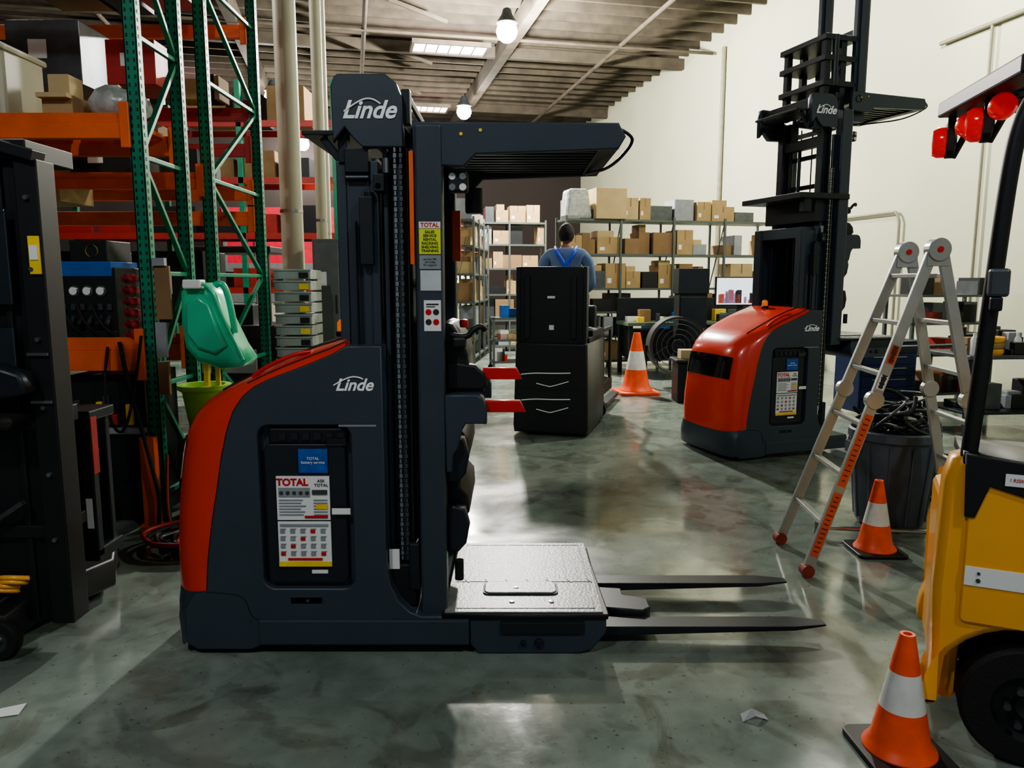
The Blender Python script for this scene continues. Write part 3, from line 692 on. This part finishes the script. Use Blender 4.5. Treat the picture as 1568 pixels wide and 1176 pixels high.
b=MB(); b.box((-2.48,4.89,0),(-2.38,4.95,.62)); b.box((-2.50,4.87,0),(-2.36,4.99,.02)); b.build('post_protector',rk,ORG,.006)
b=MB(); b.box((-2.35,4.98,1.40),(-2.25,5.0,1.75),0); b.box((-2.35,4.96,1.75),(-2.27,5.0,1.80),1); b.box((-2.35,4.95,1.15),(-2.28,4.97,1.38),1); b.box((-2.35,4.95,.9),(-2.28,4.98,1.12),0); b.build('document_holders',rk,[CARD3,GRYL])
def goods(name,parts,bev=.006):
    e=E(name)
    for n_,lo,hi,m in parts: box(n_,e,lo,hi,m,bev)
    return e
ch=goods('engine_unit',[('housing',(-3.05,5.05,1.26),(-2.64,5.5,1.74),BLK),('blue_top',(-3.03,5.04,1.68),(-2.66,5.4,1.78),BLUEP),('cap',(-2.95,5.08,1.78),(-2.70,5.4,1.92),BLK),('foot',(-3.04,5.03,1.26),(-2.65,5.1,1.32),DARK2)])
lathe('yellow_cap',ch,[(.04,0),(.04,.03),(.001,.035)],(-2.80,5.07,1.85),YEL2,'Y')
for i in range(3): lathe('gauge',ch,[(.001,-.01),(.026,-.01),(.026,.0),(.036,.0),(.036,.02)],(-2.92+i*.09,5.04,1.585),[WHT,STL],'Y',20,mi=[0,1,1,1])
b=MB()
for i in range(6): b.cyl((-3.0+i*.06,5.0,1.36),(-3.0+i*.06,5.1,1.45),.015); b.box((-3.0+i*.06,5.03,1.46),(-2.97+i*.06,5.05,1.50))
b.build('fittings',ch,STD)
for i in range(3): tube('cable_%d'%i,ch,[(-3.0+i*.1,5.02,1.5),(-2.95+i*.1,4.98,1.42),(-2.9+i*.1,4.98,1.34),(-2.86+i*.1,5.03,1.28)],.010,RUB)
va=E('hydraulic_valve_stack'); b=MB()
for i in range(6): b.cyl((-2.54,5.04,1.26+i*.075),(-2.54,5.04,1.32+i*.075),.035,0,14); b.box((-2.59,5.02,1.27+i*.075),(-2.49,5.08,1.31+i*.075)); b.cyl((-2.56,5.01,1.29+i*.075),(-2.48,4.93,1.29+i*.075),.014)
b.build('valves',va,mat('valve_red','#8a2028',.4),.003)
goods('cream_crate',[('crate',(-3.85,5.05,2.70),(-3.27,5.5,3.16),CREAM),('lid',(-3.87,5.03,3.12),(-3.25,5.52,3.17),CREAM)],.03)
bc=goods('black_cabinet',[('cabinet',(-3.0,5.05,0.0),(-2.5,5.55,1.02),BLK),('shelf_lip',(-3.02,5.0,.62),(-2.5,5.06,.66),GRYL)])
b=MB()
for k in range(9): x=-2.97+k*.05; z=random.choice((.68,.3,.1)); b.box((x,5.02,z),(x+.04,5.05,z+random.uniform(.05,.2)),k%4)
b.build('controls',bc,[STD,REDB,DARK2,YEL2],.003)
def bag(name,x,y,z,r,m):
    e=E(name,(x,y,z)); v=[];f=[]
    for i in range(9):
        a=math.pi*i/8
        for j in range(16):
            t_=2*math.pi*j/16; k=1+random.uniform(-.12,.12); v.append((r*1.3*math.sin(a)*math.cos(t_)*k,r*math.sin(a)*math.sin(t_)*k,max(0,r*.75*(1+math.cos(a))*k)))
    for i in range(8):
        for j in range(16): f.append((i*16+j,(i+1)*16+j,(i+1)*16+(j+1)%16,i*16+(j+1)%16))
    mk('film',e,v,f,m,0,True); tube('coil',e,[(r*.7*math.cos(a*.6),-.3*r,r*.8+r*.5*math.sin(a*.6)) for a in range(11)],.02,CREAM); return e
bag('wrapped_parts_bag',-2.66,5.30,2.7,.16,CLR)
bx=E('cardboard_box',(-3.0,5.22,2.7)); box('carton',bx,(-.08,-.1,0),(.12,.15,.16),CARD); box('flap',bx,(-.08,-.16,.13),(.12,-.1,.16),CARD2,.002); box('carton_top',bx,(-.06,-.05,.16),(.08,.12,.30),CARD2)
bs=E('cardboard_box_stack'); b=MB()
for x0,y0,z0,w,h,mi in((-4.9,6.3,2.3,.6,.4,0),(-4.2,6.3,2.3,.5,.3,1),(-3.6,6.3,2.5,.5,.25,3),(-4.8,6.3,3.25,.5,.4,3),(-4.1,6.4,3.24,.6,.5,5),(-3.3,6.4,3.24,.4,.35,4),(-2.9,6.4,2.53,.3,.2,3),(-3.9,6.4,3.97,.5,.4,2),(-3.1,6.4,3.97,.4,.5,4),(-3.45,6.5,3.97,.3,.3,3),(-4.9,6.4,1.2,.8,.7,3),(-3.9,6.4,1.3,.5,.6,3),(-3.2,6.4,1.3,.6,.6,3)):
    b.box((x0,y0,z0),(x0+w,y0+.5,z0+h),mi)
    if mi>2: b.box((x0+w*.3,y0-.01,z0+h*.4),(x0+w*.55,y0,z0+h*.7),6)
for k in range(14): x=random.uniform(-4.9,-2.7); z=random.choice((2.54,2.54,3.25,2.92)); b.box((x,6.95,z),(x+random.uniform(.1,.3),7.2,z+random.uniform(.08,.22)),random.choice((0,2,3,4,5)))
b.build('cartons',bs,[CARD,CARD2,CARD3,BLK,REDB,STD,WHT],.006)
fs=E('floor_scrubber')
tank=[(-2.24,1.36),(-2.23,1.58),(-2.16,1.64),(-2.06,1.64),(-1.98,1.56),(-1.94,1.40),(-1.86,1.22),(-1.80,1.12),(-1.84,1.07),(-1.98,1.05),(-2.06,1.08),(-2.14,1.10),(-2.22,1.20)]
panel('recovery_tank',fs,tank,5.06,5.34,TEAL,(),.045)
panel('tank_rib',fs,[(-2.19,1.30),(-2.18,1.50),(-2.10,1.56),(-2.02,1.50),(-1.97,1.34),(-1.92,1.22),(-2.0,1.16),(-2.12,1.2)],5.03,5.09,TEAL,(),.02)
tube('tank_rim',fs,[(-2.19,5.04,1.62),(-2.1,5.03,1.655),(-2.0,5.04,1.60),(-1.95,5.05,1.42),(-1.82,5.06,1.12)],.012,TEAL)
tube('tank_pipe',fs,[(-2.0,5.1,1.62),(-1.95,5.1,1.66),(-1.90,5.1,1.5),(-1.88,5.1,1.3)],.022,TEAL)
box('tank_paper',fs,(-2.18,5.0,1.60),(-2.06,5.1,1.66),WHT,.01)
lathe('hopper',fs,[(.001,.55),(.10,.55),(.15,.88),(.18,.90),(.18,.93),(.14,.93),(.09,.6),(.001,.6)],(-2.17,5.25,0),LIME)
box('chassis',fs,(-2.33,5.08,.12),(-1.97,5.45,.56),mat('scrubber_grey','#3b4440',.5),.04)
b=MB(); b.beam((-2.15,5.2,.5),(-2.12,5.2,1.15),.05,.03); b.beam((-2.05,5.2,.5),(-2.05,5.2,1.12),.03,.03); b.build('yellow_handle',fs,YEL2,.004)
for x in(-2.28,-2.02): wheel('wheel',fs,(x,5.25,.08),.08,.05)
tb=E('stacked_metal_totes',(-2.34,7.45,0)); b=MB()
for i in range(16):
    b.box((0,0,.02+i*.11),(.36,.42,.11+i*.11)); b.box((-.01,-.015,.098+i*.11),(.37,.0,.115+i*.11))
b.build('totes',tb,mat('galvanised','#a3aca8',.4,.3,.12,5),.004)
b=MB()
for i in range(16): b.box((.25,-.02,.03+i*.11),(.34,-.014,.085+i*.11),i%2)
b.build('tote_labels',tb,[YEL2,BLK])
ec=goods('electrical_cabinet',[('cabinet',(-2.15,8.2,0),(-1.85,8.5,2.1),mat('grey_enamel','#5e6663',.5)),('door',(-2.13,8.185,.2),(-1.87,8.20,2.05),mat('grey_enamel','#5e6663')),('handle',(-1.91,8.17,1.3),(-1.89,8.19,1.5),BLK),('notice',(-2.1,8.18,1.6),(-2.0,8.186,1.75),WHT)])
lr=E('step_ladder',(.22,.1,0)); b=MB(); b.beam((-1.78,8.3,0),(-1.95,8.55,1.9),.05,.03); b.beam((-1.55,8.4,0),(-1.80,8.6,1.9),.05,.03)
for i in range(6): b.beam((-1.78-.017*i*1.6,8.3+.04*i,.25+i*.28),(-1.58-.02*i*1.6,8.42+.03*i,.25+i*.28),.03,.05)
b.build('rails_and_steps',lr,WOOD)
pk=E('parked_machine',(-4.1,9.4,0)); b=MB(); b.box((0,0,.1),(1.2,.9,1.1),0); b.box((.1,.1,1.1),(.16,.16,2.0),0); b.box((1.0,.1,1.1),(1.06,.16,2.0),0); b.box((.05,.05,2.0),(1.1,.9,2.08),0); b.box((.2,-.02,.5),(.9,0,.8),1); b.box((.95,-.03,.85),(1.05,0,.95),2); b.box((.1,-.03,.85),(.2,0,.95),2); b.box((.3,.2,1.1),(.8,.6,1.35),3)
b.build('body_and_guard',pk,[BLK,GRYL,REDL,DARK2],.02)
for x in(.2,1.0): wheel('wheel',pk,(x,.05,.2),.2,.15)
def column(x,y,r,m,nm='support_column'):
    e=E(nm,(x,y,0)); lathe('shaft',e,[(r*1.5,0),(r*1.5,.02),(r,.03),(r,6.93)],(0,0,0),m)
    lathe('strap',e,[(r*1.04,2.4),(r*1.04,2.43)],(0,0,0),STL); return e
column(-2.44,8.50,.12,CREAM); column(-2.42,9.75,.07,CREAM,'riser_pipe'); column(-3.0,12.5,.05,CREAM,'riser_pipe')
hz=E('hose_coil',(-1.90,4.55,0))
for k in range(8): tube('hose_%d'%k,hz,[((.13+.025*k)*math.cos(a*.55)+random.uniform(-.04,.04)-.015*k,(.10+.025*k)*math.sin(a*.55)+random.uniform(-.02,.02),.018+.010*k) for a in range(13)],.015,random.choice((RUB,RUB,STD,REDB)))
hh=E('hanging_hose'); tube('hose',hh,[(-2.58,4.93,1.25),(-2.5,4.84,1.0),(-2.42,4.82,.7),(-2.36,4.8,.45),(-2.3,4.78,.2),(-2.32,4.75,.03)],.014,RUB); tube('hose_red',hh,[(-2.30,4.9,.5),(-2.27,4.8,.3),(-2.25,4.75,.1),(-2.22,4.75,.02)],.01,REDB); tube('hose_b',hh,[(-2.66,4.93,1.22),(-2.68,4.84,.9),(-2.55,4.8,.6),(-2.45,4.82,.9),(-2.40,4.86,1.3)],.010,RUB)
bk=E('blue_bucket',(-2.84,4.62,0)); lathe('bucket',bk,[(.001,0),(.10,0),(.13,.42),(.14,.43),(.125,.43),(.1,.02)],(0,0,0),BLUEP)

# ------------------------------------------------------------------ left black stacker
ls=E('walkie_stacker')
b=MB()
b.box((-2.6,3.25,.1),(-2.40,3.33,2.30)); b.box((-2.38,3.29,.1),(-2.10,3.31,2.22)); b.box((-2.10,3.25,.1),(-2.00,3.38,2.16)); b.box((-2.2,3.27,.1),(-2.17,3.36,2.16))
b.box((-2.6,3.55,.1),(-2.35,3.65,2.16))
b.box((-2.6,3.25,2.16),(-2.04,3.6,2.24)); b.box((-2.35,3.26,1.0),(-2.05,3.5,1.08)); b.box((-2.35,3.26,.5),(-2.05,3.5,.56))
b.beam((-2.6,3.27,2.34),(-2.00,3.27,2.17),.05,.1,0,(0,1,0))
b.build('mast',ls,BLK,.006)
SMK=mat('smoked_panel','#2a3238',.12,coat=.5)
b=MB(); b.box((-2.36,3.235,1.55),(-2.14,3.25,1.95)); b.box((-2.34,3.24,1.2),(-2.15,3.25,1.45)); b.build('mast_guard_screen',ls,SMK,.01)
b=MB(); b.box((-2.26,3.55,.30),(-2.20,3.60,1.0)); b.box((-2.08,3.55,.30),(-2.03,3.60,1.0)); b.box((-2.26,3.55,.98),(-2.03,3.78,1.03)); b.box((-2.26,3.55,.28),(-2.03,3.78,.34)); b.box((-2.25,3.72,.3),(-2.05,3.76,1.0)); b.box((-2.19,3.57,.5),(-2.15,3.59,.75))
b.build('battery_cage',ls,DARK2,.006)
panel('outrigger_leg',ls,[(-2.90,3.12),(-2.22,3.12),(-2.24,3.4),(-2.10,3.8),(-2.34,4.3),(-2.9,4.3)],.05,.20,BLK,(),.012,'Z')
panel('deck_plate',ls,[(-2.85,3.2),(-2.30,3.2),(-2.34,3.6),(-2.4,4.0),(-2.85,4.0)],.20,.225,DARK2,(),.004,'Z')
wheel('wheel',ls,(-2.25,3.12,.09),.09,.06,hub=STD); wheel('wheel',ls,(-2.3,4.1,.06),.06,.05); wheel('wheel',ls,(-2.75,3.3,.09),.09,.06)
box('yellow_tag',ls,(-2.055,3.238,1.68),(-2.01,3.248,1.84),YEL2,0); box('tag_text',ls,(-2.05,3.234,1.74),(-2.015,3.24,1.80),WHT,0)
panel('arm_bracket',ls,[(-2.35,1.26),(-2.2,1.30),(-2.08,1.26),(-2.05,1.18),(-2.15,1.15),(-2.35,1.17)],3.14,3.25,DARK2,(),.015)
box('seat_pad',ls,(-2.44,3.1,1.02),(-2.12,3.3,1.08),RUB,.02)
b=MB()
for z in(.5,.8,1.1,1.4,1.7,2.0): b.cyl((-2.05,3.235,z),(-2.05,3.25,z),.01)
for z in(1.33,1.12): b.box((-2.10,3.235,z),(-2.01,3.25,z+.012))
b.build('bolts',ls,STL)
b=MB(); b.box((-2.075,3.545,.45),(-2.045,3.549,.60),0); b.box((-2.03,3.55,.72),(-2.024,3.60,1.0),1); b.beam((-2.36,3.22,.55),(-2.16,3.22,.68),.03,.02,2); b.build('stickers_and_stay',ls,[WHT,REDB,STD])
for k in range(4): tube('yellow_strap_%d'%k,ls,[(-2.34+.08*math.cos(a*.6)+random.uniform(-.02,.02)+.02*k,3.32+.07*math.sin(a*.6),.245+.02*k+.015*math.sin(a)) for a in range(12)],.012,YEL)

# ------------------------------------------------------------------ back shelving
SHM=mat('shelf_grey_metal','#5a625e',.5,.3,.1,5)
def shelving(name,loc,rz,bays,bw,levels,dep=.6):
    e=E(name,loc,rz); s=MB(); L_=bays*bw; H_=levels[-1]
    for i in range(bays+1):
        for y in(0,dep): s.box((i*bw-.02,y-.02,0),(i*bw+.02,y+.02,H_+.05))
        s.beam((i*bw,0,.2),(i*bw,dep,H_*.5),.02,.01); s.beam((i*bw,dep,H_*.5),(i*bw,0,H_),.02,.01)
    for z in levels: s.box((0,0,z-.04),(L_,dep,z))
    s.build('frame',e,SHM)
    c=MB()
    for z,z2 in zip(levels,levels[1:]+[levels[-1]+.5]):
        x=.06
        while x<L_-.15:
            w=random.uniform(.16,.5); h=min(random.uniform(.16,.5),(z2-z)-.1)
            if x+w>L_: w=L_-x-.03
            if random.random()<.9:
                y0=random.uniform(.0,.12); mi=random.choice((0,0,0,1,2,2,0,3,4,5)) if z>1.2 else random.choice((0,2,3,3,4,5,3,6))
                c.box((x,y0,z),(x+w,dep-.05,z+h),mi)
                if mi in(0,1): c.box((x+w*.47,y0-.002,z+h*.6),(x+w*.53,y0,z+h),7); c.box((x+w*.1,y0-.003,z+h*.2),(x+w*.3,y0,z+h*.4),8)
                if random.random()<.4 and z2-z-h>.2: c.box((x+.02,y0+.05,z+h),(x+w*.7,dep-.1,z+h+random.uniform(.08,.15)),random.choice((0,1,2)))
            x+=w+random.uniform(.01,.05)
    c.build('stored_cartons',e,[CARD,CARD2,CARD3,BLK,STD,GRYL,BLUEP,CARD3,WHT])
    return e
s1=shelving('storage_shelving',(1.0,14.1,0),R(14),4,1.08,[.15,.62,1.08,1.52,2.16,2.80])
mk('cling_wrapped_bundle',s1,[(.28+x*.26,.28+y*.22,2.8+.55*z) for x,y,z in((-1,-1,0),(1,-1,0),(1,1,0),(-1,1,0),(-.8,-.9,1),(.7,-.9,1.02),(.75,.8,.95),(-.85,.8,1))],BF,CLR,.06)
b=MB(); b.box((.56,-.06,2.8),(1.16,.5,3.36)); b.build('large_carton',s1,CARD2,.005)
shelving('storage_shelving',(-.9,17.6,0),R(8),2,.85,[.15,.75,1.35,1.95,2.5,3.0])
shelving('storage_shelving',(-.75,14.9,0),R(85),3,.8,[.15,.7,1.25,1.8,2.35,2.85],.4)

rp=E('red_partition'); b=MB()
b.box((-9,23.6,2.2),(-1.0,23.8,3.9),0); b.box((-9,23.55,1.0),(-1.0,23.7,2.2),1); b.box((-9,23.6,0),(-1.0,23.8,1.0),2)
for i in range(8): b.box((-8.9+i*.98,23.5,0),(-8.82+i*.98,23.6,3.9),1)
b.build('panels',rp,[mat('red_cladding','#c8283e',.5),mat('grey_cladding','#6b6f70'),CREAM])
b=MB(); b.box((-2.1,23.45,1.4),(-1.3,23.5,2.1)); b.build('lit_window',rp,mat('lit_window','#ffffff',.5,emis='#fff0d0',es=1.6))
rr_=E('red_storage_racks'); b=MB()
for x in(-9.5,-7.5,-5.5,-3.6):
    for y in(15.5,16.6): b.box((x,y,0),(x+.1,y+.1,5.6),0)
for z in(1.4,2.5,3.6,4.7):
    for y in(15.5,16.6): b.box((-9.5,y,z),(-3.6,y+.06,z+.12),1)
    x=-9.3
    while x<-4.2:
        w=random.uniform(.5,1.0); b.box((x,15.6,z+.12),(x+w,16.5,z+.12+random.uniform(.3,.75)),random.choice((2,3,4,3))); x+=w+.15
b.build('rack_and_goods',rr_,[GREEN,REDB,CARD3,BLK,REDB])
wb=E('workbench',(2.0,12.95,0),R(8)); b=MB()
b.box((0,0,.88),(2.6,.75,.94),0)
for x in(.03,2.5):
    for y in(.03,.66): b.box((x,y,0),(x+.07,y+.06,.88),1)
b.box((0,.7,.94),(2.6,.75,1.35),1); b.box((.1,.1,.3),(.9,.7,.8),2); b.box((1.0,.05,.55),(1.8,.7,.86),1)
for i in range(3): b.box((1.05,.03,.57+i*.1),(1.75,.05,.65+i*.1),3)
b.build('bench',wb,[GRN2,DARK2,BLK,STD],.005)
b=MB()
for k in range(24):
    x=random.uniform(.0,2.3); w=random.uniform(.06,.25); h=random.uniform(.05,.22); y=random.uniform(.1,.4); b.box((x,y,.94),(x+w,y+w*.7,.94+h),k%6)
b.build('bench_clutter',wb,[STD,YEL2,BLK,BLUEP,CARD3,WHT],.004)
md=E('monitor_desk',(3.68,11.9,0),R(5)); b=MB(); b.box((-.45,-.1,.9),(.8,.5,.95),0)
for x in(-.42,.72):
    for y in(-.08,.42): b.box((x,y,0),(x+.05,y+.05,.9),0)
b.box((-.42,.2,1.26),(.42,.24,1.72),1); b.box((-.05,.22,.95),(.05,.25,1.4),1); b.box((-.15,.1,.95),(.15,.35,.97),1); b.box((-.4,-.05,.95),(-.2,.1,1.05),2); b.box((.5,0,.95),(.75,.3,1.2),1)
b.build('desk_and_bezel',md,[DARK2,BLK,STD],.005)
b=MB(); b.box((-.40,.19,1.28),(.40,.2,1.70),0)
for k in range(26): x=random.uniform(-.38,.3); b.box((x,.185,1.30),(x+random.uniform(.03,.1),.189,1.30+random.uniform(.05,.22)),1+k%3)
b.build('screen',md,[mat('screen_light','#d0d4e0',.3,emis='#dfe4f0',es=1.2),mat('screen_dark','#2a2c38',.3,emis='#2a2c38',es=.5),mat('screen_mauve','#8a7c98',.3,emis='#8a7c98',es=.6),mat('screen_red','#a05040',.3,emis='#a05040',es=.6)])
mc=goods('tool_cabinet',[('cabinet',(2.68,12.1,0.0),(3.13,12.5,1.45),BLK),('top',(2.66,12.08,1.45),(3.15,12.52,1.85),DARK2),('door',(2.70,12.085,.1),(3.11,12.10,1.4),DARK2),('handle',(3.07,12.07,.6),(3.09,12.09,.9),STL)])
fn=E('drum_fan',(2.56,11.68,0))
lathe('shroud',fn,[(.42,-.15),(.45,-.16),(.45,.16),(.42,.15),(.42,-.15)],(0,0,.66),mat('fan_shroud','#3a3c3a',.5),'Y',40)
for r in(.1,.18,.26,.34,.41): tube('grille',fn,[(r*math.cos(a),-.15,.66+r*math.sin(a)) for a in [i*math.pi/12 for i in range(24)]],.005,STD,True,True)
b=MB()
for i in range(5):
    a=2*math.pi*i/5; b.beam((0,0,.66),(.36*math.cos(a),.03,.66+.36*math.sin(a)),.14,.01,0,up=(0,1,0))
b.cyl((0,-.1,.66),(0,.12,.66),.09,0,20); b.build('blades',fn,DARK2)
b=MB()
for s in(-1,1): b.beam((s*.47,0,.66),(s*.47,0,.08),.04,.04); b.beam((s*.47,-.2,.05),(s*.47,.2,.05),.04,.04); b.cyl((s*.47,.2,.06),(s*.50,.2,.06),.06)
b.build('stand',fn,BLK)
tb2=E('black_tote_bin',(2.5,10.3,0)); b=MB(); b.box((-.25,-.2,.0),(.25,.2,.55)); b.box((-.29,-.24,.55),(.29,.24,.60)); b.build('tub',tb2,BLK,.02)
b=MB(); b.box((-.2,-.12,.6),(.05,.1,.72)); b.box((0,-.15,.6),(.2,.1,.68)); b.build('contents',tb2,[CARD2],.004)
ct=E('service_cart',(-.35,13.7,0),R(10)); b=MB()
for z in(.15,.55,.95): b.box((0,0,z),(.7,.45,z+.04),0)
for x in(0,.66):
    for y in(0,.41): b.box((x,y,.08),(x+.04,y+.04,1.0),0); b.cyl((x+.02,y,.05),(x+.02,y+.04,.05),.05,1)
b.build('frame',ct,[SHM,RUB])
b=MB()
for k in range(12): x=random.uniform(.02,.5); z=random.choice((.19,.59,.99)); b.box((x,.05,z),(x+.15,.3,z+random.uniform(.08,.25)),k%5)
b.build('clutter',ct,[BLUEP,WHT,CARD,BLK,REDP])
bl=E('blue_tool_chest',(4.15,8.9,0),R(10)); b=MB(); b.box((0,0,.08),(.75,.5,.95),0)
for i in range(6): b.box((.03,-.015,.12+i*.135),(.72,0,.24+i*.135),0); b.box((.15,-.03,.20+i*.135),(.6,-.015,.215+i*.135),1)
b.build('chest',bl,[mat('navy_enamel','#1c2c52',.4),STL],.005)
wt=E('work_table',(4.75,7.75,0),R(5)); b=MB(); b.box((0,0,.84),(1.9,.8,.88),0)
for x in(.02,1.82):
    for y in(.03,.7): b.box((x,y,0),(x+.05,y+.05,.84),1)
b.box((.02,.03,.25),(1.87,.75,.28),1); b.build('table',wt,[STD,DARK2],.005)
b=MB()
for k in range(38):
    x=random.uniform(.02,1.7); w=random.uniform(.06,.28); z=random.choice((.88,.88,.28)); y=random.uniform(.05,.35); b.box((x,y,z),(x+w,y+w*.8,z+random.uniform(.05,.3)),k%8)
b.build('table_clutter',wt,[BLK,STD,CARD3,DARK2,BLK,GRYL,BLK,REDB],.008)
for i in range(3): lathe('yellow_ring',wt,[(.05,0),(.13,0),(.14,.02),(.14,.05),(.13,.06),(.05,.06),(.05,0)],(.35,.2,.88+i*.065),YEL if i%2==0 else WOOD)
for x in(.12,.6,1.5): lathe('bottle',wt,[(.001,0),(.04,0),(.04,.16),(.015,.20),(.015,.23),(.001,.23)],(x,.12,.88),WHT if x<1 else BLUEP)
sb=E('storage_shelving',(5.0,9.4,0),R(12)); b=MB()
for x in(0,1.2):
    for y in(0,.5): b.box((x,y,0),(x+.04,y+.04,1.5),0)
for z in(.2,.7,1.1,1.45): b.box((0,0,z),(1.24,.54,z+.03),0)
for k in range(26): x=random.uniform(.05,1.0); z=random.choice((.23,.73,1.13,1.48)); b.box((x,.05,z),(x+.2,.4,z+random.uniform(.1,.28)),1+k%5)
b.build('frame_and_goods',sb,[SHM,CARD3,BLK,STD,BLK,REDB])
cs_=E('cable_pile',(3.2,5.7,0))
for k in range(10): tube('cable_%d'%k,cs_,[(random.uniform(-.05,.05)+.25*math.cos(a*.6),.2*math.sin(a*.6)+random.uniform(-.05,.05),.02+.03*k) for a in range(12)],.014,RUB)
fr=E('floor_frame_stand',(2.35,4.72,0)); b=MB(); b.cyl((-.35,.0,.06),(.5,-.12,.06),.014); b.cyl((-.35,0,.02),(-.35,0,.10),.03); b.cyl((.5,-.12,.0),(.5,-.12,.12),.03); b.build('tube_frame',fr,STL)
pa=E('paper_scrap',(-1.95,2.70,0),.3); mk('sheet',pa,[(-.06,-.03,.002),(.05,-.035,.004),(.06,.03,.012),(-.04,.035,.002)],[(0,1,2,3)],WHT)
pa=E('paper_scrap',(.92,2.66,0),.1); mk('sheet',pa,[(-.05,-.02,.002),(0,-.015,.02),(.05,-.02,.002),(-.045,.02,.01),(0,.02,.03),(.05,.02,.004)],[(0,1,4,3),(1,2,5,4)],GRYL)

# ------------------------------------------------------------------ world + camera
w=bpy.data.worlds.new('World'); SC.world=w; w.use_nodes=True; w.node_tree.nodes['Background'].inputs[0].default_value=(.80,.89,1,1); w.node_tree.nodes['Background'].inputs[1].default_value=.29
cd=bpy.data.cameras.new('camera'); cam=bpy.data.objects.new('camera',cd); COL.objects.link(cam); SC.camera=cam
cd.sensor_width=36; cd.lens=36*1150/1568; cd.clip_end=200
cam.location=(0,0,1.65); cam.rotation_euler=(R(90-7.8),0,0)
try: SC.view_settings.look='AgX - Medium High Contrast'
except Exception as ex: print(ex)
